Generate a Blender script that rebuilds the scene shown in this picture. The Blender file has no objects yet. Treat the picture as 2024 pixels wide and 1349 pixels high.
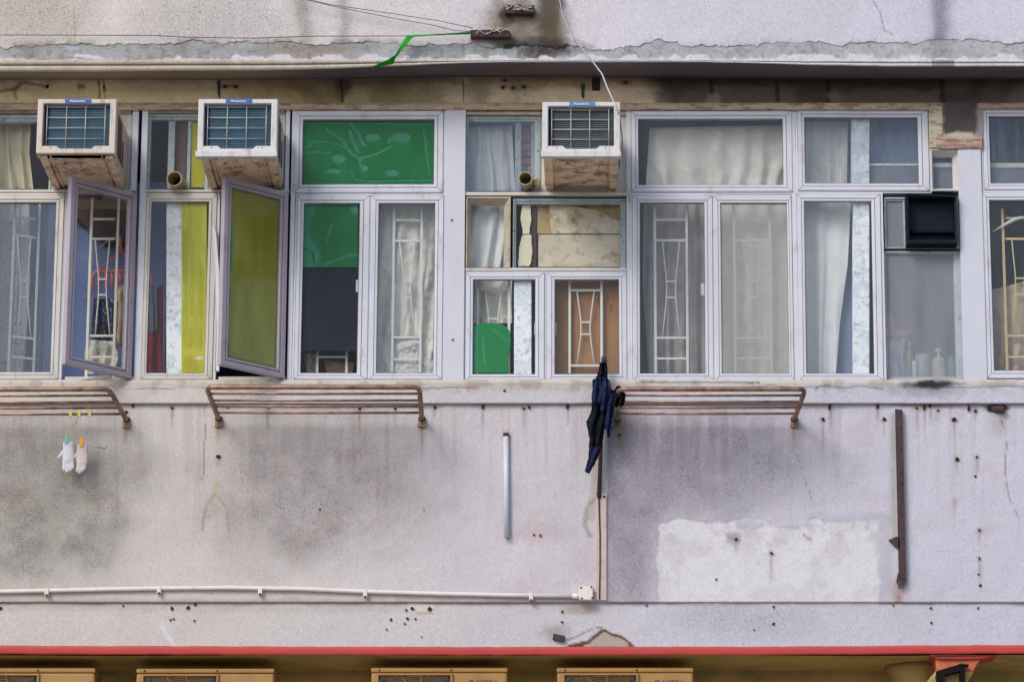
import bpy, bmesh, math, random
import numpy as np
from mathutils import Vector

random.seed(7)
SC = bpy.context.scene
COL = SC.collection

# ------------------------------------------------------------------ camera
F, PX0, PY0 = 7500.0, 1150.0, 674.5          # focal length and principal point in photo pixels
TH = math.atan(0.27)                          # the camera looks up at the facade
DIST, CAMZ = 22.06, 1.6
CT, ST = math.cos(TH), math.sin(TH)
CAM = (0.0, -DIST * CT, CAMZ)
cd = bpy.data.cameras.new('camera')
cd.sensor_width = 36.0
cd.lens = F / 2024 * 36
cd.shift_x = (1012 - PX0) / 2024
cd.clip_start, cd.clip_end = 0.1, 3000
camo = bpy.data.objects.new('camera', cd)
camo.location = CAM
camo.rotation_euler = (math.pi / 2 + TH, 0, 0)
COL.objects.link(camo)
SC.camera = camo

# ------------------------------------------------------------------ sky, sun, exposure
SUN_DIR = Vector((0.75, 1.0, -1.0)).normalized()     # where the light travels
elev = math.asin(-SUN_DIR.z)
wd = bpy.data.worlds.new('World'); SC.world = wd; wd.use_nodes = True
nt = wd.node_tree; nt.nodes.clear()
sky = nt.nodes.new('ShaderNodeTexSky'); sky.sky_type = 'NISHITA'; sky.sun_disc = False
sky.sun_elevation = elev
sky.sun_rotation = math.atan2(-SUN_DIR.x, -SUN_DIR.y)
sky.air_density, sky.dust_density, sky.ozone_density = 1.0, 2.0, 1.5
hs = nt.nodes.new('ShaderNodeHueSaturation'); hs.inputs['Saturation'].default_value = 0.78
bg = nt.nodes.new('ShaderNodeBackground'); bg.inputs['Strength'].default_value = 0.14
wo = nt.nodes.new('ShaderNodeOutputWorld')
nt.links.new(sky.outputs[0], hs.inputs['Color']); nt.links.new(hs.outputs[0], bg.inputs[0]); nt.links.new(bg.outputs[0], wo.inputs[0])
sl = bpy.data.lights.new('sun', 'SUN'); sl.energy = 1.3; sl.angle = math.radians(22); sl.color = (1.0, 0.95, 0.88)
so = bpy.data.objects.new('sun', sl); so.rotation_euler = SUN_DIR.to_track_quat('-Z', 'Y').to_euler(); so.location = (-6, -12, 20)
COL.objects.link(so)
SC.view_settings.view_transform = 'Standard'; SC.view_settings.look = 'None'
SC.view_settings.exposure = 0.34; SC.view_settings.gamma = 1.0; SC.view_settings.use_curve_mapping = False

# ------------------------------------------------------------------ measuring: a photo pixel on the plane y = const
def W(px, py, y=0.0):
    u = (px - PX0) / F; v = -(py - PY0) / F
    dy = CT - v * ST; dz = ST + v * CT
    t = (y - CAM[1]) / dy
    return Vector((u * t, y, CAMZ + dz * t))
def WA(px, py, y):
    px, py, y = np.broadcast_arrays(np.asarray(px, float), np.asarray(py, float), np.asarray(y, float))
    u = (px - PX0) / F; v = -(py - PY0) / F
    dy = CT - v * ST; dz = ST + v * CT
    t = (y - CAM[1]) / dy
    return np.stack([u * t, y, CAMZ + dz * t], -1)
def rect(x0, y0, x1, y1, y=0.0):
    """photo rectangle -> upright world rectangle (xa, za, xb, zb) on a plane"""
    a, b, c, d = W(x0, y0, y), W(x1, y0, y), W(x0, y1, y), W(x1, y1, y)
    return ((a.x + c.x) / 2, (c.z + d.z) / 2, (b.x + d.x) / 2, (a.z + b.z) / 2)

# ------------------------------------------------------------------ colours and procedural materials
def lin(c):
    c = c / 255
    return c / 12.92 if c <= 0.04045 else ((c + 0.055) / 1.055) ** 2.4
def S(r, g, b): return (lin(r), lin(g), lin(b))
def nodes(name):
    m = bpy.data.materials.new(name); m.use_nodes = True
    t = m.node_tree; t.nodes.clear()
    o = t.nodes.new('ShaderNodeOutputMaterial')
    return m, t, o
def N(t, kind, **kw):
    n = t.nodes.new(kind)
    for k, v in kw.items():
        if k in n.inputs: n.inputs[k].default_value = v
        else: setattr(n, k, v)
    return n
def L(t, a, b): t.links.new(a, b)
def pos(t): return N(t, 'ShaderNodeNewGeometry').outputs['Position']
def noise(t, scale, detail=4, rough=0.55, vec=None, stretch=None):
    n = N(t, 'ShaderNodeTexNoise'); n.inputs['Scale'].default_value = scale
    n.inputs['Detail'].default_value = detail; n.inputs['Roughness'].default_value = rough
    v = vec or pos(t)
    if stretch:
        mp = N(t, 'ShaderNodeMapping'); mp.inputs['Scale'].default_value = stretch
        L(t, v, mp.inputs[0]); v = mp.outputs[0]
    L(t, v, n.inputs['Vector']); return n.outputs['Fac']
def ramp(t, fac, a, b, lo=0.0, hi=1.0):
    r = N(t, 'ShaderNodeMapRange'); r.clamp = True
    r.inputs['From Min'].default_value = a; r.inputs['From Max'].default_value = b
    r.inputs['To Min'].default_value = lo; r.inputs['To Max'].default_value = hi
    L(t, fac, r.inputs['Value']); return r.outputs[0]
def mixc(t, fac, a, b, mode='MIX'):
    m = N(t, 'ShaderNodeMix'); m.data_type = 'RGBA'; m.blend_type = mode
    if isinstance(fac, float): m.inputs[0].default_value = fac
    else: L(t, fac, m.inputs[0])
    for i, s in ((6, a), (7, b)):
        if isinstance(s, tuple): m.inputs[i].default_value = (*s[:3], 1)
        else: L(t, s, m.inputs[i])
    return m.outputs[2]
def bump(t, h, strength, dist=0.01):
    b = N(t, 'ShaderNodeBump'); b.inputs['Strength'].default_value = strength; b.inputs['Distance'].default_value = dist
    L(t, h, b.inputs['Height']); return b.outputs[0]
def M(name, col, rough=0.6, var=0.18, scale=9, dirt=None, dirt_amt=(0.55, 0.75), dscale=6, dstretch=None, bmp=0.0, bscale=160, metal=0.0, sheen=0.0, spec=0.5):
    m, t, o = nodes(name)
    b = N(t, 'ShaderNodeBsdfPrincipled'); b.inputs['Roughness'].default_value = rough; b.inputs['Metallic'].default_value = metal
    b.inputs['Specular IOR Level'].default_value = spec
    lo = tuple(c * (1 - var) for c in col); hi = tuple(min(1, c * (1 + var)) for c in col)
    c = mixc(t, ramp(t, noise(t, scale, 5), 0.3, 0.7), lo, hi)
    if dirt:
        c = mixc(t, ramp(t, noise(t, dscale, 7, 0.65, stretch=dstretch), *dirt_amt), c, dirt)
    L(t, c, b.inputs['Base Color'])
    if bmp: L(t, bump(t, noise(t, bscale, 3), bmp), b.inputs['Normal'])
    L(t, b.outputs[0], o.inputs[0]); return m
def painted(name, rough=0.8, bscale=170, bstr=0.35, sp_scale=300, spec=0.25):
    """vertex colour 'base' (weathering with its own shape) + fine grit whose amount is the colour's alpha"""
    m, t, o = nodes(name)
    at = N(t, 'ShaderNodeAttribute'); at.attribute_name = 'base'
    b = N(t, 'ShaderNodeBsdfPrincipled'); b.inputs['Roughness'].default_value = rough; b.inputs['Specular IOR Level'].default_value = spec
    g1 = ramp(t, noise(t, sp_scale, 2, 0.6), 0.44, 0.36)
    g2 = ramp(t, noise(t, sp_scale * 0.45, 3, 0.6), 0.42, 0.34)
    mx = N(t, 'ShaderNodeMath', operation='MAXIMUM'); L(t, g1, mx.inputs[0]); L(t, g2, mx.inputs[1])
    ml = N(t, 'ShaderNodeMath', operation='MULTIPLY'); L(t, mx.outputs[0], ml.inputs[0]); L(t, at.outputs['Alpha'], ml.inputs[1])
    c = mixc(t, ramp(t, noise(t, 55, 4, 0.7), 0.3, 0.7), (0.90, 0.90, 0.90), (1.06, 1.06, 1.06))
    c = mixc(t, 1.0, at.outputs['Color'], c, 'MULTIPLY')
    c = mixc(t, 1.0, c, mixc(t, ramp(t, noise(t, sp_scale * 0.8, 2, 0.5), 0.34, 0.66), (0.86, 0.86, 0.86), (1.10, 1.10, 1.10)), 'MULTIPLY')
    c = mixc(t, ml.outputs[0], c, (0.05, 0.048, 0.05))
    L(t, c, b.inputs['Base Color'])
    L(t, bump(t, noise(t, bscale, 4, 0.65), bstr, 0.006), b.inputs['Normal'])
    L(t, b.outputs[0], o.inputs[0]); return m
def glass(name, tint=(0.96, 0.97, 0.97), dust_glare=0.008, dust_glare_col=(0.5, 0.5, 0.52), rough=0.01, dscale=14, refl=0.35, dvar=0.75):
    m, t, o = nodes(name)
    tr = N(t, 'ShaderNodeBsdfTransparent'); tr.inputs[0].default_value = (*tint, 1)
    gl = N(t, 'ShaderNodeBsdfGlossy'); gl.inputs['Roughness'].default_value = rough
    fr = N(t, 'ShaderNodeLayerWeight'); fr.inputs['Blend'].default_value = 0.5      # Schlick reflectance, the same for both faces of the pane
    pw = N(t, 'ShaderNodeMath', operation='POWER'); L(t, fr.outputs['Facing'], pw.inputs[0]); pw.inputs[1].default_value = 5.0
    f = N(t, 'ShaderNodeMath', operation='MULTIPLY_ADD'); L(t, pw.outputs[0], f.inputs[0]); f.inputs[1].default_value = 0.95; f.inputs[2].default_value = 0.042 * refl
    m1 = N(t, 'ShaderNodeMixShader'); L(t, f.outputs[0], m1.inputs[0]); L(t, tr.outputs[0], m1.inputs[1]); L(t, gl.outputs[0], m1.inputs[2])
    df = N(t, 'ShaderNodeBsdfDiffuse'); df.inputs[0].default_value = (*dust_glare_col, 1)  # diffuse layer: grime, and sky reflection painted into the bluish panes
    m2 = N(t, 'ShaderNodeMixShader')
    L(t, ramp(t, noise(t, dscale, 6, 0.7, stretch=(2.2, 1, 0.3)), 0.25, 0.75, dust_glare * (1 - dvar), dust_glare * (1 + dvar)), m2.inputs[0])
    L(t, m1.outputs[0], m2.inputs[1]); L(t, df.outputs[0], m2.inputs[2]); L(t, m2.outputs[0], o.inputs[0])
    return m
def cloth(name, col, var=0.12, scale=12, rough=0.9, trans=0.08, pattern=None):
    m, t, o = nodes(name)
    lo = tuple(c * (1 - var) for c in col); hi = tuple(min(1, c * (1 + var)) for c in col)
    c = mixc(t, ramp(t, noise(t, scale, 5), 0.3, 0.7), lo, hi)
    if pattern:
        pc, ps, a, bb = pattern
        c = mixc(t, ramp(t, noise(t, ps, 3, 0.6), a, bb), c, pc)
    d = N(t, 'ShaderNodeBsdfDiffuse'); L(t, c, d.inputs[0])
    L(t, bump(t, noise(t, 600, 2), 0.15, 0.002), d.inputs['Normal'])
    tl = N(t, 'ShaderNodeBsdfTranslucent'); L(t, c, tl.inputs[0])
    mx = N(t, 'ShaderNodeMixShader'); mx.inputs[0].default_value = trans
    L(t, d.outputs[0], mx.inputs[1]); L(t, tl.outputs[0], mx.inputs[2]); L(t, mx.outputs[0], o.inputs[0]); return m

MAT = {}
def defmats():
    A = MAT
    A['wall'] = painted('rough_render_wall')
    A['smooth'] = painted('smooth_cement', bscale=90, bstr=0.2, sp_scale=120)
    A['film'] = painted('glossy_film', rough=0.3, bscale=30, bstr=0.3, spec=0.12)
    A['peel'] = painted('peeling_paint', rough=0.55, bscale=60, bstr=0.5)
    A['alu'] = M('white_window_aluminium', S(204, 205, 216), 0.42, 0.05, 4, dirt=S(140, 130, 128), dirt_amt=(0.55, 0.9), dscale=7, dstretch=(1.5, 1, .7))
    A['alu_warm'] = M('aged_white_aluminium', S(200, 196, 190), 0.45, 0.07, 4, dirt=S(150, 136, 118), dirt_amt=(0.55, 0.8), dscale=6, dstretch=(3, 3, 0.6))
    A['alu_shaded'] = M('shade_tinted_aluminium', S(168, 158, 170), 0.45, 0.06, 4, dirt=S(120, 110, 115), dirt_amt=(0.58, 0.85))  # white aluminium with the open sashes' bluish shade put into the colour
    A['panel'] = M('pillar_cladding', S(198, 199, 212), 0.5, 0.05, 3, dirt=S(155, 150, 155), dirt_amt=(0.6, 0.9), dscale=4, dstretch=(3, 3, 0.4))
    A['gasket'] = M('dark_gasket', (0.13, 0.125, 0.14), 0.7)
    A['tanwood'] = M('tan_painted_frame', S(182, 168, 152), 0.65, 0.12, 12, dirt=S(120, 98, 78), dirt_amt=(0.5, 0.8), dscale=14)
    A['channel'] = M('wall_coloured_channel', S(190, 174, 166), 0.65, 0.08, 12, dirt=S(150, 120, 104), dirt_amt=(0.55, 0.8), dscale=14)
    A['oldsteel'] = M('pale_green_steel_frame', S(158, 170, 176), 0.6, 0.15, 20, dirt=S(92, 92, 90), dirt_amt=(0.56, 0.68), dscale=40, bmp=0.3, bscale=80)
    A['glass'] = glass('window_glass')
    A['glass_clear'] = glass('clear_window_glass', dust_glare=0.006, refl=0.2)
    A['glass_skytint'] = glass('sky_tinted_window_glass', dust_glare=0.13, dust_glare_col=(0.26, 0.33, 0.46), refl=0.7)  # blue-grey sky reflection put into the diffuse colour
    A['glass_haze'] = glass('hazy_window_glass', dust_glare=0.03, dust_glare_col=(0.40, 0.43, 0.50), refl=0.6, dscale=5)  # streaks plus a faint bluish veil put in for reflected sky
    A['glass_frost'] = glass('frosted_glass', dust_glare=0.27, dust_glare_col=(0.50, 0.50, 0.50), rough=0.25, dvar=0.06, dscale=4)
    A['glass_dirty'] = glass('dirty_glass', dust_glare=0.30, dust_glare_col=(0.42, 0.44, 0.51), rough=0.08, dvar=0.35, refl=0.8, dscale=7)
    A['glass_blue'] = glass('reflecting_glass', dust_glare=0.03, dust_glare_col=(0.25, 0.30, 0.45), refl=1.3)  # slight blue diffuse added to the pane for reflected sky
    A['grille'] = M('white_grille_paint', S(216, 218, 216), 0.5, 0.06, 20)
    A['grille_cream'] = M('cream_grille_paint', S(215, 212, 190), 0.5, 0.06, 20)
    A['grille_yellow'] = M('yellow_grille_paint', S(208, 188, 132), 0.5, 0.1, 20)
    A['cream'] = cloth('cream_curtain', S(226, 221, 213))
    A['white_c'] = cloth('white_curtain', S(222, 224, 226), 0.06)
    A['yellow_c'] = cloth('yellowed_curtain', S(214, 206, 178))
    A['floral'] = cloth('faded_floral_curtain', S(200, 190, 182), pattern=(S(150, 95, 95), 22, 0.60, 0.68))
    A['mauve_c'] = cloth('mauve_curtain', S(176, 166, 166))
    A['beige_c'] = cloth('beige_cloth', S(190, 172, 154), 0.15)
    A['navy_pat'] = cloth('navy_patterned_cloth', S(52, 55, 92), pattern=(S(170, 170, 190), 55, 0.58, 0.62))
    A['red_c'] = cloth('dark_red_cloth', S(140, 40, 55))
    A['pink_c'] = cloth('dull_pink_cloth', S(206, 150, 146))
    A['grey_c'] = cloth('grey_cloth', S(120, 128, 140))
    A['white_rag'] = cloth('white_rag', S(215, 212, 205))
    A['black_c'] = cloth('black_tattered_cloth', (0.012, 0.013, 0.02), 0.4, trans=0.05)
    A['blueblack_c'] = cloth('blue_black_cloth', (0.02, 0.028, 0.07), 0.5, trans=0.05)
    A['glove'] = cloth('white_cotton_glove', S(232, 230, 238), 0.05, trans=0.2)
    A['glove_pink'] = cloth('pinkish_cotton_glove', S(226, 212, 208), 0.07, trans=0.2)
    A['room'] = M('dim_room_wall', S(92, 96, 108), 0.9, 0.15, 3)
    A['mauve_panel'] = M('mauve_grey_panel', S(120, 116, 124), 0.8, 0.1, 5)
    A['room_blue'] = M('blue_room_wall', S(104, 120, 170), 0.9, 0.2, 2)
    A['haze_blue'] = M('blue_grey_veil', S(138, 152, 182), 0.9, 0.08, 4)
    A['blue_wash'] = M('blue_backing_panel', S(132, 148, 204), 0.9, 0.12, 3)
    A['board_dark'] = M('charcoal_board', S(30, 34, 46), 0.75, 0.12, 6, bmp=0.15, bscale=60, spec=0.08)
    A['ply'] = M('plywood', S(158, 114, 74), 0.7, 0.12, 5, dirt=S(120, 80, 58), dirt_amt=(0.62, 0.7), dscale=13, dstretch=(1, 1, 0.3))
    A['card'] = M('cardboard', S(176, 148, 108), 0.85, 0.12, 8, dirt=S(130, 100, 60), dirt_amt=(0.55, 0.75), dscale=14)
    A['paper'] = M('stained_paper', S(204, 192, 172), 0.85, 0.08, 10, dirt=S(150, 118, 78), dirt_amt=(0.50, 0.72), dscale=13)
    A['foam'] = M('cream_foam', S(224, 216, 190), 0.9, 0.06, 30, bmp=0.4, bscale=90)
    A['brick'] = M('orange_brick', S(166, 110, 88), 0.9, 0.2, 20)
    A['brick_grey'] = M('grey_brick', S(140, 138, 128), 0.9, 0.2, 20)
    A['mortar'] = M('dark_mortar', S(96, 92, 92), 0.95, 0.2, 30)
    A['ac_white'] = M('air_conditioner_white', S(206, 204, 206), 0.6, 0.05, 6, dirt=S(150, 130, 116), dirt_amt=(0.54, 0.80), dscale=9, dstretch=(2, 2, 0.5))
    A['ac_grime'] = M('grimy_air_conditioner_white', S(204, 192, 180), 0.5, 0.06, 6, dirt=S(140, 108, 88), dirt_amt=(0.52, 0.8), dscale=12, dstretch=(2, 2, 0.4))
    A['ac_pan'] = M('rust_stained_pan', S(240, 210, 178), 0.55, 0.12, 8, dirt=S(136, 86, 54), dirt_amt=(0.47, 0.68), dscale=11, bmp=0.1)
    A['ac_side'] = M('brown_side_panel', S(96, 66, 58), 0.7, 0.2, 10)
    A['coil_blue'] = M('blue_coil', S(18, 66, 92), 0.5, 0.25, 18)
    A['coil_grey'] = M('dusty_grey_coil', S(40, 56, 68), 0.7, 0.3, 22)
    A['coil_dark'] = M('deep_blue_cavity', S(14, 36, 82), 0.6, 0.2)
    A['fin'] = M('coil_fin_edge', S(60, 106, 130), 0.4, 0.2, 20)
    A['fin_grey'] = M('dusty_fin_edge', S(104, 112, 118), 0.6, 0.2, 20)
    A['wire'] = M('pale_wire', S(182, 176, 166), 0.45, 0.12, 30, metal=0.3)
    A['badge'] = M('blue_badge', S(22, 92, 190), 0.35, 0.03)
    A['badge_light'] = M('faded_blue_badge', S(60, 130, 205), 0.35, 0.05)
    A['letter'] = M('white_lettering', (0.85, 0.86, 0.88), 0.4, 0.02)
    A['letter_dark'] = M('dark_lettering', S(46, 54, 66), 0.5, 0.02)
    A['rack'] = M('worn_brown_rail_metal', S(160, 130, 112), 0.45, 0.12, 14, dirt=S(104, 62, 46), dirt_amt=(0.45, 0.7), dscale=12, metal=0.5)
    A['rack_bracket'] = M('brass_bracket', S(150, 126, 92), 0.5, 0.2, 30, dirt=S(86, 60, 40), dirt_amt=(0.5, 0.7), dscale=40, metal=0.4)
    A['rust'] = M('dark_rusty_steel', S(68, 48, 54), 0.8, 0.25, 20, dirt=S(86, 54, 48), dirt_amt=(0.5, 0.65), dscale=45, bmp=0.4, bscale=120)
    A['bolt'] = M('black_bolt_hole', (0.022, 0.018, 0.018), 0.9, 0.3, 40)
    A['pvc'] = M('pale_grey_pipe', S(196, 200, 212), 0.4, 0.05, 8, dirt=S(150, 145, 142), dirt_amt=(0.6, 0.85))
    A['pvc_cream'] = M('cream_conduit', S(224, 213, 208), 0.42, 0.06, 8, dirt=S(165, 128, 104), dirt_amt=(0.62, 0.85))
    A['clay'] = M('tan_pipe', S(182, 162, 130), 0.6, 0.15, 18, dirt=S(120, 100, 72), dirt_amt=(0.5, 0.75), dscale=24)
    A['cable'] = M('white_cable', S(184, 180, 180), 0.5, 0.06)
    A['wire_dark'] = M('dark_wire', S(84, 82, 92), 0.5, 0.1, metal=0.5)
    A['ribbon'] = cloth('green_ribbon', (0.03, 0.42, 0.04), 0.15, trans=0.45)
    A['pink'] = M('pink_plastic', S(216, 110, 112), 0.45, 0.06)
    A['mint'] = M('mint_plastic', S(140, 190, 170), 0.4, 0.05)
    A['orange'] = M('orange_plastic', S(238, 172, 52), 0.4, 0.05)
    A['straw'] = M('straw_plastic', S(226, 202, 120), 0.4, 0.05)
    A['red_strip'] = M('red_painted_edge', S(186, 62, 58), 0.6, 0.08, 5, dirt=S(170, 62, 62), dirt_amt=(0.45, 0.7), dscale=4, dstretch=(0.6, 1, 5), bmp=0.15, bscale=50)
    A['ochre'] = M('ochre_paint', S(176, 150, 90), 0.7, 0.12, 4, dirt=S(124, 98, 56), dirt_amt=(0.5, 0.8), dscale=5, bmp=0.15, bscale=60)
    A['corbel_pink'] = M('faded_red_over_ochre', S(190, 96, 66), .65, .08, 6, dirt=S(190, 122, 66), dirt_amt=(.45, .7), dscale=9)
    A['condenser'] = M('yellowed_white_casing', S(164, 122, 66), 0.5, 0.06, 5, dirt=S(134, 96, 50), dirt_amt=(0.5, 0.85))
    A['condenser_grille'] = M('condenser_grille', S(146, 108, 60), 0.5, 0.05)
    A['fan'] = M('dark_fan', (0.025, 0.022, 0.022), 0.6)
    A['blackmetal'] = M('black_metal', (0.008, 0.006, 0.007), 0.7, 0.2, spec=0.1)
    A['hood'] = M('navy_black_casing', (0.006, 0.010, 0.022), 0.5, 0.3, 14, spec=0.12)
    A['skin'] = M('skin', S(206, 150, 130), 0.6, 0.05)
    A['hair'] = M('dark_hair', (0.02, 0.016, 0.015), 0.6)
    A['shirt'] = cloth('lavender_shirt', S(206, 194, 214))
    A['bot_white'] = M('white_bottle', S(228, 224, 222), 0.4, 0.04)
    A['bot_yellow'] = M('pale_yellow_bottle', S(216, 204, 160), 0.4, 0.2, 10)
    A['bot_teal'] = M('teal_bottle', S(60, 126, 130), 0.4, 0.1)
    A['bot_glass'] = M('grey_green_tumbler', S(160, 176, 172), 0.3, 0.1)
    A['bot_blue'] = M('blue_grey_bottle', S(84, 112, 140), 0.4, 0.1)
    A['bot_olive'] = M('olive_bottle', S(140, 134, 98), 0.4, 0.1)
    A['asphalt'] = M('asphalt', (0.05, 0.05, 0.052), 0.9, 0.2, 3, bmp=0.3, bscale=90)
    A['paving'] = M('concrete_paving', (0.30, 0.29, 0.27), 0.85, 0.15, 2)
defmats()

# ------------------------------------------------------------------ mesh building
WPOS = {}
def put(o, parent, origin):
    base = WPOS[parent.name] if parent else Vector((0, 0, 0))
    o.location = Vector(origin) - base
    if parent: o.parent = parent
    WPOS[o.name] = Vector(origin)
def tag(o, label=None, cat=None, group=None, kind=None):
    if label: o['label'] = label
    if cat: o['category'] = cat
    if group: o['group'] = group
    if kind: o['kind'] = kind
    return o
def empty(name, loc, parent=None, label=None, cat=None, group=None, kind=None):
    o = bpy.data.objects.new(name, None); o.empty_display_size = 0.05
    COL.objects.link(o); put(o, parent, loc)
    return tag(o, label, cat, group, kind)
class MB:
    def __init__(s, tf=None): s.v = []; s.f = []; s.tf = tf
    def add(s, vs, fs):
        n = len(s.v); s.v += [tuple(s.tf(Vector(p))) if s.tf else tuple(p) for p in vs]
        s.f += [tuple(i + n for i in f) for f in fs]; return s
    def box(s, x0, x1, y0, y1, z0, z1):
        x0, x1 = min(x0, x1), max(x0, x1); y0, y1 = min(y0, y1), max(y0, y1); z0, z1 = min(z0, z1), max(z0, z1)
        return s.add([(x, y, z) for x in (x0, x1) for y in (y0, y1) for z in (z0, z1)],
                     [(0, 1, 3, 2), (4, 6, 7, 5), (0, 4, 5, 1), (2, 3, 7, 6), (0, 2, 6, 4), (1, 5, 7, 3)])
    def slab(s, px0, py0, px1, py1, ya, yb):
        """box whose front face covers a photo rectangle on plane ya"""
        x0, z0, x1, z1 = rect(px0, py0, px1, py1, min(ya, yb)); return s.box(x0, x1, ya, yb, z0, z1)
    def tube(s, pts, r, seg=8, flat=1.0):
        pts = [Vector(p) for p in pts]; rs = r if isinstance(r, (list, tuple)) else [r] * len(pts)
        vs = []; fs = []; prev = None
        for i, p in enumerate(pts):
            d = (pts[min(i + 1, len(pts) - 1)] - pts[max(i - 1, 0)]).normalized()
            if prev is None:
                up = Vector((0, 1, 0)) if abs(d.y) < 0.9 else Vector((0, 0, 1))
                a = d.cross(up).normalized()
            else:
                a = (prev - d * prev.dot(d)).normalized()
            prev = a; b = d.cross(a)
            for k in range(seg):
                th = 2 * math.pi * k / seg
                vs.append(p + a * (rs[i] * math.cos(th)) + b * (rs[i] * flat * math.sin(th)))
        n = len(pts)
        for i in range(n - 1):
            for k in range(seg):
                k2 = (k + 1) % seg
                fs.append((i * seg + k, i * seg + k2, (i + 1) * seg + k2, (i + 1) * seg + k))
        fs.append(tuple(range(seg))[::-1]); fs.append(tuple(range((n - 1) * seg, n * seg)))
        return s.add(vs, fs)
    def ring(s, ro, ri, prof):
        """mitred frame between outer and inner upright rectangles; prof = [(t, y)] with t 0 outer .. 1 inner"""
        vs = []; fs = []
        for t, y in prof:
            q = [ro[i] + (ri[i] - ro[i]) * t for i in range(4)]
            vs += [(q[0], y, q[1]), (q[2], y, q[1]), (q[2], y, q[3]), (q[0], y, q[3])]
        for j in range(len(prof) - 1):
            for k in range(4):
                k2 = (k + 1) % 4
                fs.append((j * 4 + k, j * 4 + k2, (j + 1) * 4 + k2, (j + 1) * 4 + k))
        return s.add(vs, fs)
    def prism(s, pts, ya, yb):
        """pts: world (x, z) outline"""
        n = len(pts)
        return s.add([(x, ya, z) for x, z in pts] + [(x, yb, z) for x, z in pts],
                     [tuple(range(n))[::-1], tuple(range(n, 2 * n))] + [(i, (i + 1) % n, n + (i + 1) % n, n + i) for i in range(n)])
    def lathe(s, c, prof, seg=16, axis='z'):
        vs = []; fs = []
        for r, h in prof:
            for k in range(seg):
                a = 2 * math.pi * k / seg
                if axis == 'z': vs.append((c[0] + r * math.cos(a), c[1] + r * math.sin(a), c[2] + h))
                else: vs.append((c[0] + r * math.cos(a), c[1] + h, c[2] + r * math.sin(a)))
        n = len(prof)
        for i in range(n - 1):
            for k in range(seg):
                k2 = (k + 1) % seg; fs.append((i * seg + k, i * seg + k2, (i + 1) * seg + k2, (i + 1) * seg + k))
        fs.append(tuple(range(seg))); fs.append(tuple(range((n - 1) * seg, n * seg)))
        return s.add(vs, fs)
    def build(s, name, mat, parent=None, label=None, cat=None, group=None, kind=None, smooth=False, bevel=0.0, solid=0.0):
        a = np.array(s.v); lo, hi = a.min(0), a.max(0)
        org = Vector(((lo[0] + hi[0]) / 2, (lo[1] + hi[1]) / 2, lo[2]))
        me = bpy.data.meshes.new(name); me.from_pydata((a - np.array(org)).tolist(), [], s.f)
        bm = bmesh.new(); bm.from_mesh(me); bmesh.ops.recalc_face_normals(bm, faces=bm.faces); bm.to_mesh(me); bm.free()
        return finish(name, me, mat, parent, org, label, cat, group, kind, smooth, bevel, solid)
def finish(name, me, mat, parent, org, label=None, cat=None, group=None, kind=None, smooth=False, bevel=0.0, solid=0.0):
    me.materials.append(MAT[mat] if isinstance(mat, str) else mat)
    if smooth: me.polygons.foreach_set('use_smooth', [True] * len(me.polygons))
    o = bpy.data.objects.new(name, me); COL.objects.link(o); put(o, parent, org)
    if solid:
        md = o.modifiers.new('thickness', 'SOLIDIFY'); md.thickness = solid; md.offset = 0
    if bevel:
        md = o.modifiers.new('bevel', 'BEVEL'); md.width = bevel; md.segments = 2; md.limit_method = 'ANGLE'; md.angle_limit = math.radians(40)
    return tag(o, label, cat, group, kind)
def grid_obj(name, P, mat, parent=None, color=None, smooth=True, solid=0.0, **kw):
    """P: (rows, cols, 3) world positions, rows from top to bottom, columns left to right seen from the street"""
    nv, nu = P.shape[:2]
    lo, hi = P.reshape(-1, 3).min(0), P.reshape(-1, 3).max(0)
    org = np.array([(lo[0] + hi[0]) / 2, (lo[1] + hi[1]) / 2, lo[2]])
    me = bpy.data.meshes.new(name)
    idx = np.arange(nv * nu).reshape(nv, nu)
    q = np.stack([idx[:-1, :-1], idx[1:, :-1], idx[1:, 1:], idx[:-1, 1:]], -1).reshape(-1, 4)
    me.vertices.add(nv * nu); me.vertices.foreach_set('co', (P.reshape(-1, 3) - org).astype(np.float32).ravel())
    me.loops.add(q.size); me.loops.foreach_set('vertex_index', q.ravel().astype(np.int32))
    me.polygons.add(len(q)); me.polygons.foreach_set('loop_start', np.arange(0, q.size, 4, dtype=np.int32))
    me.update(calc_edges=True)
    if color is not None:
        at = me.color_attributes.new('base', 'FLOAT_COLOR', 'POINT')
        at.data.foreach_set('color', color.reshape(-1, 4).astype(np.float32).ravel())
    return finish(name, me, mat, parent, Vector(org), smooth=smooth, solid=solid, **kw)
def text_obj(name, body, mat, parent, x0, x1, z0, z1, y, **kw):
    cu = bpy.data.curves.new('t', 'FONT'); cu.body = body; cu.extrude = 0.02; cu.offset = 0.012
    to = bpy.data.objects.new('t', cu); COL.objects.link(to)
    dg = bpy.context.evaluated_depsgraph_get()
    me0 = bpy.data.meshes.new_from_object(to.evaluated_get(dg))
    v = np.array([p.co[:] for p in me0.vertices]); f = [tuple(p.vertices) for p in me0.polygons]
    bpy.data.objects.remove(to); bpy.data.curves.remove(cu); bpy.data.meshes.remove(me0)
    lo, hi = v.min(0), v.max(0); n = (v - lo) / (hi - lo)
    mb = MB(); mb.add([(x0 + a * (x1 - x0), y - 0.0015 * c, z0 + b * (z1 - z0)) for a, b, c in n], f)
    return mb.build(name, mat, parent, **kw)

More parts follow.
